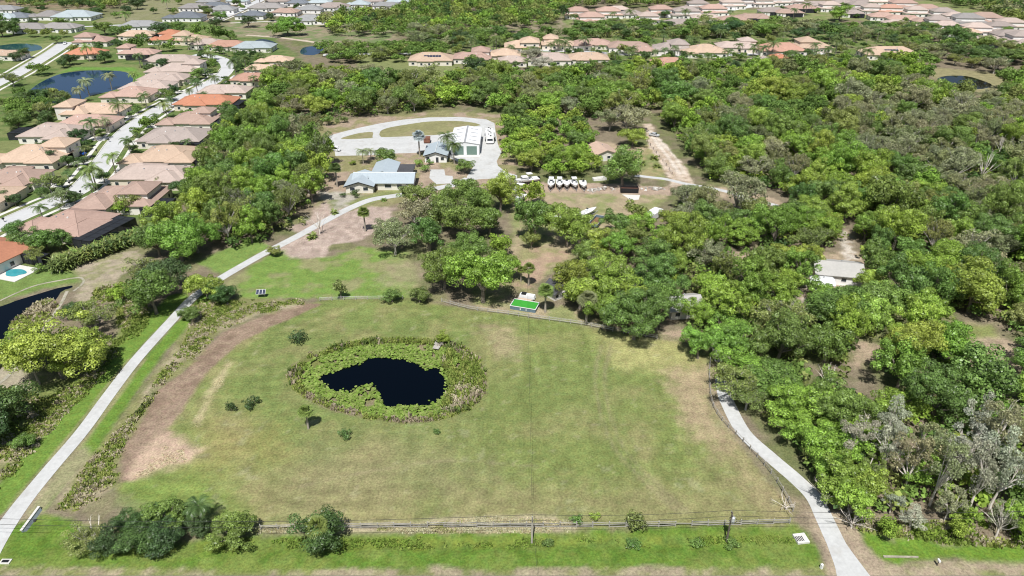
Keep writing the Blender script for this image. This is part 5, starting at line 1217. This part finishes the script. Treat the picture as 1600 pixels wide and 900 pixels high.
T('dense','dark',503,850,5.0,.62,'wide dark tree standing alone on the roadside fence'); T('fan_palm','frond',500,856,2.4,.6,'fan palm growing up through the wide roadside tree')
T('shrub','mid',903,818,1.2,.9,'small green bush on the fence, left of the roadside three'); T('shrub','bright',931,812,1.0,1.0,'small green bush on the fence, middle of the roadside three'); T('shrub','olive',994,826,1.9,1.1,'thin bush on the fence, right of the roadside three')
for k, (px, py, r_) in enumerate(((855,850,1.1),(988,852,1.3),(1090,850,1.2),(1140,852,1.4))): T('shrub','mid',px,py,r_,.45,f'low dark weed bush in the verge, {ORD[k]} from the left')
# paperbark stand at lower right
for px, py, r_, hf, pl in ((1325,735,3.4,1.0,'silver'),(1372,742,3.6,1.0,'silver'),(1350,760,3.0,.7,'olive'),(1412,770,3.8,1.0,'grey'),(1452,790,3.8,1.1,'grey'),(1478,770,3.6,1.1,'silver'),(1512,800,4.0,1.1,'silver'),(1545,795,4.0,1.15,'silver'),(1578,770,3.8,1.1,'grey'),(1435,740,3.6,1.0,'grey'),(1500,745,4.0,1.05,'silver'),(1390,800,2.4,.55,'silver'),(1420,826,2.6,.45,'silver'),(1560,830,2.8,.6,'grey'),(1475,815,3.0,.75,'grey'),(1530,740,4.0,1.1,'grey'),(1515,700,3.8,1.0,'silver'),(1565,715,3.8,1.0,'grey'),(1380,700,3.4,.95,'silver'),(1300,770,2.6,.6,'olive'),(1610,800,4,1,'silver')):
    T('paperbark', pl, px, py, r_*.82, hf*1.18)
for px, py, r_ in ((1285,745,4.6),(1305,780,4.8),(1325,805,4.2),(1300,720,5.0),(1262,715,4.6),(1340,775,4.0),(1420,755,4.2),(1350,715,4.6),(1470,735,4.2),(1600,845,4.2),(1625,800,5.0),(1490,838,1.8),(1500,826,2.2),(1380,838,2.0)):
    T('oak','bright',px,py,r_,.85)
T('dead','grey',1290,790,3.2,.6,'bare white branches beside the bend of the right-hand drive'); T('dead','grey',1330,825,3.0,.55,'bare branches at the foot of the paperbark stand'); T('dead','grey',1556,838,3,.95,'leaning bare pale trunk at the lower right edge'); T('dead','grey',1228,796,2.0,.4,'small fallen bare branches where fence and drive meet'); T('dead','grey',500,366,3.6,.85,'leaning bare white tree beside the pinkish gravel'); T('sprout','frond',488,372,2.4,1.0,'palmetto clump at the foot of the leaning bare tree'); T('sprout','frond',522,334,2.0,1.0,'low palmetto clump left of the drive'); T('dead','grey',1290,610,3,.9); T('dead','grey',1560,250,4,1.0); T('dead','grey',1530,285,4,1.2)
# estate garden
T('dense','mid',605,258,4.6,.75,'round tree behind the long blue-roofed house'); T('feather_palm','frondgrey',568,256,3.0,.85,'feather palm behind the left end of the long house'); T('feather_palm','frondgrey',580,250,2.4,.6); T('dense','yellow',552,258,1.6,.4)
T('fan_palm','blue',656,244,3.4,.95,'silvery blue fan palm beside the cottage'); T('feather_palm','darkfrond',701,246,3.8,1.4,'tall feather palm left of the two by the barn'); T('feather_palm','darkfrond',710,256,3.6,1.4,'tall feather palm right of the two by the barn'); T('dense','mid',726,270,3.9,.62,'round tree on the lawn in front of the barn')
T('fan_palm','darkfrond',527,292,3.0,.85); T('sprout','frond',600,314,1.6,.9); T('shrub','dark',556,307,1.8,1.0); T('shrub','dark',537,308,1.2,1.0); T('shrub','mid',665,268,2.0,1.0); T('shrub','yellow',655,260,2.0,1.0); T('shrub','mid',672,258,1.6,1.0); T('shrub','mid',514,195,3.4,1.0); T('shrub','olive',535,192,2.6,.9); T('shrub','olive',505,190,2.4,1)
# street palms and yard trees on the left
for px, py, r_, kd, pl in ((182,272,3.6,'feather_palm','frond'),(152,296,4.2,'feather_palm','frond'),(148,298,3.4,'feather_palm','frond'),(205,244,3.2,'feather_palm','darkfrond'),(80,300,5.2,'mossy','olive'),(100,322,4.6,'mossy','grey'),(118,318,3.0,'dense','dark'),(80,258,4.2,'dense','dark'),(108,262,3.2,'dense','dark'),(124,224,4.2,'dense','dark'),(105,232,3,'dense','dark'),(150,220,4.2,'feather_palm','darkfrond'),(170,208,3.0,'feather_palm','frondgrey'),(235,205,5.0,'oak','mid'),(215,215,3.0,'oak','mid'),(190,190,3.8,'feather_palm','darkfrond'),(230,170,3.6,'feather_palm','darkfrond'),(262,185,3.2,'feather_palm','frond'),(310,148,3.6,'feather_palm','darkfrond'),(338,140,3.2,'feather_palm','darkfrond'),(265,158,4.4,'dense','mid'),(310,125,5.0,'dense','mid'),(325,110,3.6,'oak','mid'),(370,122,4.6,'feather_palm','darkfrond'),(385,112,4.2,'feather_palm','darkfrond'),(220,106,4,'feather_palm','darkfrond'),(235,115,4,'dense','dark'),(255,106,4,'dense','dark'),(140,150,4.2,'feather_palm','frondgrey'),(128,160,3.6,'feather_palm','frondgrey'),(175,140,4,'feather_palm','frondgrey'),(212,132,3.2,'feather_palm','frond'),
        (62,118,6.4,'oak','mid'),(22,135,6.0,'mossy','olive'),(0,122,5,'feather_palm','darkfrond'),(110,102,5.2,'dense','dark'),(100,106,3.6,'dense','dark'),(165,98,6.0,'dense','dark'),(140,96,4.4,'feather_palm','mid'),(220,78,8.0,'oak','mid'),(118,84,4.6,'mossy','olive'),(155,80,5,'dense','dark'),(185,76,4.6,'dense','dark'),(270,80,6.0,'oak','mid'),(250,82,3.6,'feather_palm','darkfrond'),(295,78,4,'feather_palm','frondgrey'),(310,80,4,'feather_palm','frondgrey'),(90,68,4.2,'dense','mid'),(38,92,5,'dense','dark'),(25,96,4,'dense','dark'),(330,95,4,'feather_palm','mid'),
        (255,62,9,'dense','dark'),(275,58,8,'dense','mid'),(310,64,8.5,'oak','mid'),(340,66,8.5,'oak','mid'),(360,64,6,'dense','mid'),(450,56,11,'oak','bright'),(430,58,7,'oak','mid'),(470,56,7,'oak','bright'),(165,55,7,'dense','mid'),(185,58,6,'dense','mid'),(200,52,5,'oak','mid'),(5,58,8,'dense','dark'),(22,55,8,'dense','mid'),(0,45,7,'oak','mid'),(215,15,7,'dense','dark'),(50,58,5,'mossy','olive'),(75,58,5,'mossy','olive'),(100,58,4,'mossy','olive'),(285,50,3,'dense','dark'),
        (45,395,4.8,'dense','mid'),(30,372,3.8,'dense','mid'),(75,392,5.2,'oak','mid'),(60,412,3.2,'mossy','olive'),(95,390,3.8,'dense','mid'),(62,425,1.8,'shrub','mid'),(205,330,5.0,'mossy','olive'),(192,336,3.4,'oak','bright'),(290,307,4.4,'dense','dark'),(300,285,3.6,'dense','dark'),(255,295,3.0,'mossy','grey'),(8,318,3.4,'dense','dark'),(25,322,2.6,'dense','dark')):
    T(kd, pl, px, py, r_, (.8 if kd in ('dense','oak','mossy') and r_ < 7 else 1.0)*(1.0 if 'palm' in kd else .9))
for k in range(16):                               # feathery palm hedge behind the pool enclosure
    f = k/15; px = 90+f*136; py = 424-f*50; T('clump', 'olive' if k % 3 else 'darkfrond', px, py, 3.2, .95, f'yellowish clump of the palm hedge below the big screened pool, {ORD[k]} from the left')
    T('clump', 'mid' if k % 2 else 'olive', px+4, py-6, 3.0, 1.0, f'back clump of the palm hedge below the big screened pool, {ORD[k]} from the left')
# --- woods
GZ = [((1400,225),85),((1520,190),80),((1440,200),70),((1330,250),40),((1450,270),60),((1250,275),45),((1540,330),50),((1500,400),40),((1130,330),45),((1080,330),40),((1340,180),35),((1580,240),60),((1380,420),30)]
GZ = [(P(*c), r_) for c, r_ in GZ]
def pick_right(x, y, g):
    s_ = F/(y*math.cos(PITCH)+CAM_H*math.sin(PITCH)); f = fb(x, y)
    for c, r_ in GZ:
        if math.hypot((x-c.x), (y-c.y)*.45)*s_ < r_ and g.random() < .55: return ('mossy', 'grey')
    q = f+g.gauss(0, .13)
    if y < 165 and q < .40: return ('oak', 'bright') if q > .22 else ('mossy', 'olive')
    if q < .30: return ('mossy', 'grey') if g.random() < .5 else ('mossy', 'olive')
    if q < .43: return ('oak', 'mid')
    if q < .56: return ('oak', 'bright')
    if q < .62: return ('dense', 'mid')
    if q < .74: return ('oak', 'bright')
    return ('oak', 'yellow') if g.random() < .7 else ('oak', 'olive')
def fb(x, y): return float(fbm(np.array([x]), np.array([y]), .035, 77, 3)[0])
W1 = [(1170,612),(1185,645),(1225,690),(1268,735),(1300,760),(1400,740),(1480,735),(1600,740),(1720,760),(1760,120),(1620,120),(1575,135),(1450,125),(1400,112),(1300,112),(1180,118),(1085,140),(1038,150),(1034,188),(1058,220),(1096,262),(1135,310),(1066,312),(1045,345),(1040,402),(1000,425),(930,432),(880,452),(900,478),(960,500),(1060,512),(1120,560)]
n_a = scatter(W1, 7.5, [('oak','bright',1)], (.58,1.02), (.70,1.32), 11, 26000, pick=pick_right)
n_x = scatter([(1080,200),(1300,150),(1600,200),(1700,600),(1300,700),(1190,600),(1000,430),(1060,320)], 24, [('dead','grey',1)], (.12,.17), (.9,1.25), 23, 4000, maxn=30)
W6 = [(392,200),(440,212),(480,200),(520,185),(600,182),(680,172),(740,168),(800,178),(900,185),(930,190),(1000,178),(1075,165),(1180,146),(1130,122),(1000,112),(880,126),(760,128),(640,136),(560,126),(480,122),(440,140),(405,170)]
n_b = scatter(W6, 9.0, [('oak','mid',4),('oak','bright',3),('dense','mid',2),('mossy','olive',2),('mossy','grey',2),('oak','yellow',1)], (.64,.9), (.8,1.05), 12, 9000)
W5 = [(786,222),(800,255),(830,270),(870,280),(922,276),(928,240),(905,205),(850,190),(800,190)]
n_c = scatter(W5, 7.6, [('oak','bright',5),('oak','mid',2),('oak','yellow',1)], (.62,.80), (.8,1.0), 13, 3000)
W7 = [(330,262),(350,225),(400,200),(450,215),(492,225),(515,262),(515,292),(490,320),(474,352),(440,372),(395,386),(345,392),(318,372),(298,340),(312,300)]
n_d = scatter(W7, 7.6, [('oak','bright',6),('oak','mid',3),('mossy','olive',1),('mossy','grey',1),('dense','mid',1)], (.70,.95), (1.12,1.4), 14, 4000, drv=5)
W4 = [(890,440),(950,425),(1000,420),(1045,395),(1040,340),(985,350),(950,375),(920,400)]
n_e = scatter(W4, 7.6, [('oak','bright',5),('oak','mid',2),('oak','olive',2)], (.62,.80), (.75,1.0), 15, 2500)
LB = [(10,180),(40,150),(110,160),(115,185),(70,205),(20,205)]
scatter(LB, 7.0, [('dense','dark',3),('oak','mid',3),('mossy','olive',1)], (.62,.8), (.7,.9), 16, 1500)
scatter([(500,78),(660,78),(700,88),(640,100),(520,100)], 9, [('oak','mid',3),('mossy','olive',2)], (.6,.75), (.55,.75), 17, 800)
MIDT = [(640,56),(900,60),(905,46),(1180,42),(1400,48),(1500,62),(1620,92),(1620,140),(1560,118),(1440,104),(1400,64),(1180,60),(900,62),(880,72),(640,78)]
n_f = scatter(MIDT, 11.0, [('oak','mid',4),('dense','mid',3),('mossy','grey',2),('dense','dark',3),('mossy','olive',2)], (.58,.78), (.62,.85), 18, 6000)
YARD = [(640,72),(1440,60),(1450,108),(1180,112),(1000,104),(860,108),(720,104),(640,96)]
n_g = scatter(YARD, 13.0, [('dense','dark',2),('feather_palm','darkfrond',4),('mossy','olive',2),('dense','mid',2),('oak','mid',2)], (.22,.42), (.6,.85), 19, 3000)
n_h = scatter([(880,22),(1120,30),(1300,10),(1600,60),(1600,70),(1300,24),(1100,44),(900,44)], 18, [('dense','mid',3),('feather_palm','darkfrond',2),('dense','dark',2)], (.16,.3), (.6,.8), 20, 2500, maxn=46)
n_i = scatter([(-20,5),(480,5),(470,50),(330,45),(-20,58)], 22, [('dense','dark',3),('dense','mid',2),('feather_palm','mid',1)], (.14,.28), (.6,.8), 21, 1500, maxn=34)
n_j = scatter([(0,330),(60,230),(130,200),(330,80),(430,90),(400,140),(340,200),(330,260),(230,310),(180,330),(60,370)], 8.5, [('feather_palm','darkfrond',3),('dense','dark',2),('shrub','mid',3)], (.22,.36), (.7,.95), 22, 3000, maxn=60, drv=5.5)
n_k = scatter([(0,330),(60,230),(130,200),(330,80),(430,90),(400,140),(340,200),(330,260),(230,310),(180,330),(60,370)], 5.0, [('dense','dark',4),('dense','mid',2),('feather_palm','darkfrond',2)], (.34,.56), (.55,.8), 24, 5000, maxn=120, drv=6.2)
n_l = scatter([(640,74),(1440,62),(1450,108),(1180,114),(1000,108),(860,110),(720,106),(640,98)], 8, [('dense','dark',4),('dense','mid',2),('feather_palm','darkfrond',3)], (.36,.55), (.55,.8), 25, 4000, maxn=90, drv=3)
T('dense','bright',1310,33,11,.8,'big dark-based tree on the lawn beside the far top-right estate'); T('dense','dark',742,128,9,1.0,'large dark tree in front of the pink house of the row beyond the woods')
T('mossy','silver',832,100,8,.8,'grey leafless-looking tree left below the row beyond the woods'); T('mossy','silver',845,112,7,.8)

LANDMARKS = [(727,235,'the white barn'), (595,285,'the long blue-roofed house'), (885,290,'the five-boat row'), (983,298,'the black dumpster'), (816,482,'the green play court'), (1308,420,'the pale roof in the woods'), (605,590,'the lily pond'), (1230,740,'the right-hand drive'), (1450,800,'the paperbark stand'), (1040,250,'the dirt road'),
    (1165,310,'the pale lane in the woods'), (1530,545,'the sandy clearing at right'), (1355,560,'the small sandy gap in the woods'), (1505,128,'the dark pond at upper right'), (1380,78,'the last tan house of the middle row'), (1220,76,'the salmon roof of the middle row'), (1098,78,'the broad tan roof of the middle row'), (924,68,'the pink roofs of the middle row'), (674,90,'the house with solar panels'), (200,540,'the left path'), (520,365,'the pinkish gravel'),
    (930,345,'the blue-grey dump trailer'), (1017,340,'the white box trailer'), (980,434,'the dark roof under the oaks'), (130,135,'the blue lake'), (108,347,'the house with the big screened pool'), (258,243,'the tan roof on the palm street'), (324,158,'the orange roof on the palm street'), (404,122,'the salmon roof on the palm street'), (75,25,'the top-left grey roofs'), (395,20,'the slate roof at the top'), (1060,35,'the far taupe roof'), (1275,8,'the far top-right roofs'), (1510,32,'the far grey-brown roofs'),
    (640,195,'the oval drive behind the barn'), (530,215,'the left end of the concrete yard'), (1115,560,'the upper right field corner'), (1400,230,'the greyest part of the woods'), (1250,520,'the middle of the right-hand woods'), (1500,350,'the far right part of the woods'), (1480,650,'the woods above the paperbarks'), (1200,200,'the upper woods beside the dirt road'), (850,150,'the woods between barn and middle row'), (400,300,'the left-hand wood')]
LMP = [(P(a, b), nm) for a, b, nm in LANDMARKS]
def build_trees():
    rec = {}
    for t in TREES:
        kind, pal, x, y, r_, hf, label = t
        if label: continue
        d, k = min(((x-p.x)**2+((y-p.y)*.6)**2, i) for i, (p, nm) in enumerate(LMP)); lp, nm = LMP[k]
        dx, dy = x-lp.x, (y-lp.y)*.6
        side = ('right of' if dx > 0 else 'left of') if abs(dx) > abs(dy) else ('behind' if dy > 0 else 'in front of')
        rec.setdefault((kind, pal, side, nm), []).append((d, t))
    lab = {}
    for (kind, pal, side, nm), v in rec.items():
        v.sort(key=lambda q: q[0])
        for i, (d, t) in enumerate(v):
            o = '' if i == 0 and len(v) == 1 else ('nearest ' if i == 0 else ORD[min(i, 49)]+'-nearest ')
            lab[id(t)] = f'{o}{ADJ[pal]} {LOOK[kind]} {side} {nm}'
    g = random.Random(5); rest = []; byname = {}
    for t in TREES: byname.setdefault(KNAME[t[0]][0], []).append(t)
    for nm, v in byname.items():
        v = [t for t in v if not t[6]]; v.sort(key=lambda t: -t[4]*scale_at(Vector((t[2], t[3], 0)))); rest += v[255:]
    drop = set(id(t) for t in rest)
    for t in TREES:
        if id(t) in drop: continue
        kind, pal, x, y, r_, hf, label = t; crown, trunk, R0 = g.choice(PROTO['oak_big' if kind == 'oak' and r_ > 6.3 else kind]); nm, cat = KNAME[kind]
        s = r_/R0; sz = s*hf*g.uniform(.95, 1.05)
        if kind in ('oak','mossy','dense') : sz = max(.25, (r_/6)**.65)*hf
        if 'palm' in kind: sz = s*(.55+.40*hf)*g.uniform(.95, 1.05)
        e = obj(nm, None, None, (x, y, 0), g.uniform(0, 6.28), (s, s, sz))
        tag(e, label or lab[id(t)], cat, {'palm tree': 'palms', 'shrub': 'shrubs'}.get(cat, cat+'s of the place'))
        c = Vector(g.choice(PAL[pal]))*g.uniform(.88, 1.14)
        obj('trunk', trunk, e)
        if crown is not None: obj('crown', crown, e).color = (c[0]*g.uniform(.93,1.07), c[1], c[2], 1)
    if rest:
        bank = [crown_np(950+i, 6, 9.0, 5.9, 44, 1900, .82, 0, .4, .4, (.17,.29)) for i in range(6)]; Vs = []; cs = []
        for kind, pal, x, y, r_, hf, label in rest:
            V, Fq, v, cc = g.choice(bank); a = g.uniform(0, 6.28); s = r_/6; sz = max(.25, s**.65)*hf; ca, sa = math.cos(a), math.sin(a)
            Vs.append(np.c_[(V[:,0]*ca-V[:,1]*sa)*s+x, (V[:,0]*sa+V[:,1]*ca)*s+y, V[:,2]*sz]); c = np.array(g.choice(PAL[pal]))*g.uniform(.88, 1.14); cs.append(np.repeat(v, 4)[:,None]*c[None,:])
        V = np.concatenate(Vs); me = np_mesh('oak_woodland', V, np.arange(len(V)).reshape(-1,4), M['weed'], col=np.clip(np.concatenate(cs),0,1))
        tag(obj('oak_woodland', me), 'the smaller farther oaks that merge into the green canopy of the woods', 'woodland', kind='stuff')
    print('REST', len(rest))
build_trees()
print('TREES', len(TREES), n_a, n_b, n_c, n_d, n_e, n_f, n_g, n_h, n_i, n_j)

# --- far woods that read as one mass
def mass(name, label, polys, spacing, pals, seed, rad=(5, 8), nl=420, ls=1.25, clear=False):
    g = random.Random(seed); gg = np.random.default_rng(seed); Vs = []; cs = []
    bank = []
    for i in range(6):
        V, Fq, v, cc = crown_np(900+seed*10+i, 6, 8, 5.5, 18, nl, ls, 0, .5, .5, (.28,.45)); bank.append((V, v))
    for px_poly in polys:
        poly = [tuple(p[:2]) for p in PP(px_poly)]; X0 = min(p[0] for p in poly); X1 = max(p[0] for p in poly); Y0 = min(p[1] for p in poly); Y1 = max(p[1] for p in poly)
        y = Y0
        while y < Y1:
            x = X0+g.uniform(0, spacing)
            while x < X1:
                xx, yy = x+g.uniform(-.4,.4)*spacing, y+g.uniform(-.4,.4)*spacing
                if in_poly(xx, yy, poly) and not any(in_poly(xx, yy, h) for h in KEEP) and g.random() < .93 and not (clear and (any(in_poly(xx, yy, h) for h in HOLES) or any(dl(xx, yy, l) < 3.4 for l in DRV))):
                    V, v = g.choice(bank); a = g.uniform(0, 6.28); s = g.uniform(*rad)/6; ca, sa = math.cos(a), math.sin(a)
                    Vs.append(np.c_[(V[:,0]*ca-V[:,1]*sa)*s+xx, (V[:,0]*sa+V[:,1]*ca)*s+yy, V[:,2]*s*g.uniform(.7,1.0)])
                    c = np.array(g.choice(PAL[g.choice(pals)]))*g.uniform(.85,1.15); cs.append(np.repeat(v, 4)[:,None]*c[None,:])
                x += spacing
            y += spacing
    V = np.concatenate(Vs); cc = np.clip(np.concatenate(cs), 0, 1)
    me = np_mesh(name, V, np.arange(len(V)).reshape(-1, 4), M['weed'], col=cc); tag(obj(name, me), label, 'woodland', kind='stuff')
mass('distant_woodland', 'dense green wood along the top of the view between the two far estates', [[(520,60),(500,30),(640,18),(640,2),(560,-20),(1000,-30),(1350,-25),(1130,0),(1090,8),(1000,14),(960,12),(890,14),(880,40),(790,52),(640,58)]], 10.5, ['mid','mid','dark','olive','olive','bright'], 31)
mass('distant_woodland', 'dark wood in the top right corner beyond the far roofs', [[(1470,-20),(1800,-20),(1800,70),(1660,62),(1600,42),(1540,22),(1480,8),(1430,-5)]], 10.5, ['mid','dark','dark','olive','grey'], 32)
mass('distant_woodland', 'scrubby green trees along the top left edge beyond the grey roofs', [[(-60,0),(60,14),(110,12),(180,10),(280,-2),(290,-8),(-60,-12)], [(100,6),(190,3),(180,16),(120,14)]], 10, ['mid','olive','dark'], 33, (3,6))
mass('undergrowth', 'low leafy undergrowth filling the floor of the right-hand woods', [W1, [(1290,745),(1320,800),(1400,808),(1600,815),(1700,815),(1700,740),(1480,735),(1400,740)]], 4.0, ['mid','olive','mid','bright','dark'], 34, (1.6,3.2), 90, 2.3, True)
mass('undergrowth', 'low leafy undergrowth among the trees behind the barn and left of the estate', [W6, W7], 4.6, ['mid','olive','dark','mid'], 35, (1.6,3.0), 80, 2.3, True)
# tall clipped hedge in front of the far estate
def hedge(label, pts, w, h, n, seed, pals):
    L = smooth(PP(pts), 6); g = np.random.default_rng(seed); seg = g.integers(0, len(L)-1, n); t = g.random(n)
    a = np.array([tuple(p) for p in L]); base = a[seg]*(1-t[:,None])+a[seg+1]*t[:,None]
    th = g.uniform(0, math.pi, n); pos = base+np.c_[g.normal(0,.1,n), np.cos(th)*w/2, np.sin(th)**.5*h*g.uniform(.4,1,n)]; pos[:,0] += g.normal(0,.4,n)
    nr = np.c_[g.normal(0,.4,n), np.cos(th)+g.normal(0,.4,n), np.sin(th)+g.normal(0,.4,n)]; nr /= np.linalg.norm(nr,axis=1)[:,None]
    u = np.cross(nr, g.normal(size=(n,3))); u /= np.linalg.norm(u,axis=1)[:,None]; b = np.cross(nr,u); s = g.uniform(.3,.7,n)[:,None]
    V = np.stack([pos-u*s, pos-b*s*.6, pos+u*s, pos+b*s*.6],1).reshape(-1,3); p0 = L[0]
    V -= np.array([p0.x, p0.y, 0]); r = thing('hedge', label, 'hedge', (p0.x, p0.y, 0))
    o = obj('foliage', np_mesh('foliage', V, np.arange(n*4).reshape(-1,4), M['leaf'], face_v=g.uniform(.6,1.35,n)), r); o.color = (*PAL[pals][0], 1)
    m = MB()
    for k in range(0, len(L), 2): q = L[k]-p0; m.tube([(q.x,q.y,0),(q.x,q.y,h*.6)], .1, 5)
    m.build('stems', M['bark'], r)
hedge('long clipped brownish hedge in front of the far taupe-roofed houses', [(892,59),(960,58),(1030,58),(1100,57),(1190,55)], 4, 5.0, 5200, 41, 'olive')
hedge('low dark hedge along the ditch below the row beyond the woods', [(720,116),(780,117),(850,117),(900,116)], 3, 2.0, 2200, 42, 'dark')

# --- weeds, reeds, lily pads and rough grass: nobody could count them
def tufts(name, label, polys, n, h, w, cols, seed, nb=7, hole=None, z0=0.0, cat='weeds', flop=.6, gap=.36):
    g = np.random.default_rng(seed); P2 = []; 
    A = []
    for q in polys:
        poly = [tuple(p[:2]) for p in PP(q)]; A.append((poly, abs(sum(poly[i][0]*poly[i-1][1]-poly[i-1][0]*poly[i][1] for i in range(len(poly))))/2))
    tot = sum(a for _, a in A)
    for poly, ar in A:
        k = int(n*ar/tot); X0 = min(p[0] for p in poly); X1 = max(p[0] for p in poly); Y0 = min(p[1] for p in poly); Y1 = max(p[1] for p in poly)
        pts = np.c_[g.uniform(X0, X1, k*6), g.uniform(Y0, Y1, k*6)]; d = sdf(poly, pts[:,0], pts[:,1]); ok = d < 0
        if hole is not None: ok &= sdf(hole, pts[:,0], pts[:,1]) > .1
        ok &= fbm(pts[:,0], pts[:,1], .25, seed, 3)+g.normal(0, .05, len(pts))-np.clip(d+1.6, 0, 1.6)*.07 > gap
        P2.append(pts[ok][:k])
    P2 = np.concatenate(P2); N = len(P2); cl = np.array(cols); ci = np.clip((fbm(P2[:,0], P2[:,1], .18, seed+3, 3)-.25)/.5*len(cl)+g.normal(0,.7,N), 0, len(cl)-1).astype(int)
    sz = g.uniform(.6,1.3,N); base = np.repeat(np.c_[P2, np.full(N, z0-.05)], nb, 0); M_ = N*nb
    az = g.uniform(0,6.283,M_); fl = g.uniform(.15,flop,M_); s = np.repeat(sz, nb)
    d = np.c_[np.cos(az)*fl, np.sin(az)*fl, np.sqrt(np.clip(1-fl**2,.05,1))]; sd = np.c_[-np.sin(az), np.cos(az), np.zeros(M_)]
    base[:,:2] += g.normal(0, w*.5, (M_,2)); H = (h*s*g.uniform(.6,1.2,M_))[:,None]; Wd = (w*s*g.uniform(.5,1.1,M_))[:,None]*.5
    V = np.stack([base-sd*Wd, base+sd*Wd, base+d*H+sd*Wd*.5, base+d*H-sd*Wd*.5],1).reshape(-1,3)
    c = cl[np.repeat(ci, nb)]*g.uniform(.75,1.3,(M_,1)); c = np.repeat(np.clip(c,0,1), 4, 0)
    tag(obj(name, np_mesh(name, V, np.arange(M_*4).reshape(-1,4), M['weed'], col=c)), label, cat, kind='stuff')
WG, WT, WY, WB = (.21,.28,.06), (.50,.44,.31), (.31,.35,.095), (.37,.31,.22)
STRIP1 = [(306,470),(470,468),(478,474),(400,494),(345,518),(312,550),(286,580),(240,610),(214,665),(190,700),(184,765),(120,800),(90,795),(140,720),(200,655),(290,530)]
STRIP2 = [(-60,640),(20,600),(70,625),(130,590),(190,520),(175,470),(140,480),(150,450),(210,440),(232,480),(232,505),(150,600),(80,675),(0,765),(-80,850)]
tufts('rough_weeds', 'pale and green rough weeds between the path and the dirt track', [STRIP1], 3000, .32, .42, [WG,WY,WT,WG,WY,WT], 51, gap=.40)
tufts('rough_weeds', 'rough weeds and brambles between the canal and the left path', [STRIP2], 3600, .42, .48, [WG,WG,WY,WT,WG,WY], 52, gap=.40)
tufts('rough_weeds', 'reedy margin of the canal at the left edge', [[(10,560),(22,520),(20,505),(60,475),(100,462),(80,490),(55,530),(30,560)]], 900, .9, .6, [WT,WY,WB,WG], 53)
pw = [tuple(p[:2]) for p in PP(POND_W)]
def shrink(q, f, c=(604,594)): return [(c[0]+(x-c[0])*f, c[1]+(y-c[1])*f) for x, y in q]
tufts('pond_reeds', 'ring of brownish and green reeds round the lily pond', [POND_RIM], 3000, .55, .36, [WB,WY,WG,WY,WG,WB], 54, hole=[tuple(p[:2]) for p in PP(shrink(POND_RIM, .88))], z0=-.15, cat='reeds')
tufts('pond_reeds', 'reeds and leafy plants filling the right end of the pond basin', [[(700,545),(745,560),(757,590),(750,618),(715,642),(690,640),(702,600),(690,565)]], 1300, .8, .45, [WG,WY,WG,WT], 55, hole=pw, z0=-.2, cat='reeds')
tufts('pond_reeds', 'darker shrubby reed patches on the outer rim of the lily pond', [POND_RIM], 420, 1.0, .5, [(.13,.19,.05),(.16,.21,.06),WB], 63, hole=[tuple(p[:2]) for p in PP(shrink(POND_RIM, .86))], z0=-.15, cat='reeds', gap=.55)
tufts('verge_grass', 'taller grass along the roadside ditch', [[(300,844),(1240,838),(1250,850),(300,862)]], 700, .20, .45, [(.20,.29,.05),(.17,.26,.045),(.24,.30,.07)], 56, cat='grass', flop=.8, gap=.52)
tufts('dry_grass', 'pale dry grass tussocks along the roadside fence', [[(620,822),(760,808),(900,814),(905,832),(620,832)], [(405,824),(620,822),(620,829),(405,832)]], 2600, .20, .30, [(.52,.50,.33),(.52,.46,.29),(.36,.37,.15)], 57, cat='grass', flop=.85)
tufts('rough_weeds', 'weeds and low growth under the paperbark stand', [[(1330,800),(1400,815),(1600,820),(1700,830),(1700,860),(1480,850),(1400,838),(1340,828)]], 1500, .6, .5, [WG,(.22,.32,.05),WT,WY], 58)
tufts('dry_grass', 'pale mown straw lying along the edge of the dirt track', [[(355,565),(364,570),(330,632),(310,668),(300,662),(330,600)], [(255,690),(320,690),(330,700),(260,735),(210,745)]], 450, .10, .5, [(.60,.56,.36),(.58,.49,.33)], 59, cat='grass', flop=.95)
tufts('rough_weeds', 'dark tangled ditch growth along the right of the left path', [[(118,770),(128,760),(168,700),(218,640),(262,580),(285,545),(292,550),(262,595),(214,655),(172,705),(132,770)]], 1000, .38, .42, [WG,(.10,.13,.045),WY,WT], 60, gap=.42)
# lily pads
g = np.random.default_rng(61); inner = [tuple(p[:2]) for p in PP(shrink(POND_RIM, .90))]
X0 = min(p[0] for p in inner); X1 = max(p[0] for p in inner); Y0 = min(p[1] for p in inner); Y1 = max(p[1] for p in inner)
pts = np.c_[g.uniform(X0,X1,26000), g.uniform(Y0,Y1,26000)]; di = sdf(inner, pts[:,0], pts[:,1]); dw = sdf(pw, pts[:,0], pts[:,1])
ok = (di < 0) & (dw > -.15-g.exponential(.22,26000)) & (fbm(pts[:,0],pts[:,1],.35,62,3) > .33); pts = pts[ok][:6500]; N = len(pts)
r_ = g.uniform(.18,.36,N); an = np.arange(6)*math.pi/3; rot = g.uniform(0,6.28,N)[:,None]+an[None,:]
tx = g.normal(0,.22,(N,1)); ty = g.normal(0,.22,(N,1)); cx_ = np.cos(rot)*r_[:,None]; cy_ = np.sin(rot)*r_[:,None]
z = np.where(sdf(pw, pts[:,0], pts[:,1]) < .3, -.30, -.22)[:,None]+g.uniform(0,.16,(N,1))+cx_*tx+cy_*ty
V = np.stack([pts[:,:1]+cx_, pts[:,1:]+cy_, z],2).reshape(-1,3)
cl = np.array([(.20,.30,.055),(.27,.36,.09),(.16,.25,.04),(.24,.29,.085)])[g.integers(0,4,N)]*g.uniform(.8,1.25,(N,1))
tag(obj('lily_pads', np_mesh('lily_pads', V, np.arange(N*6).reshape(-1,6), M['weed'], col=np.repeat(np.clip(cl,0,1),6,0))), 'mat of yellow-green lily pads round the open water of the pond', 'lily pads', kind='stuff')
finish_ground()
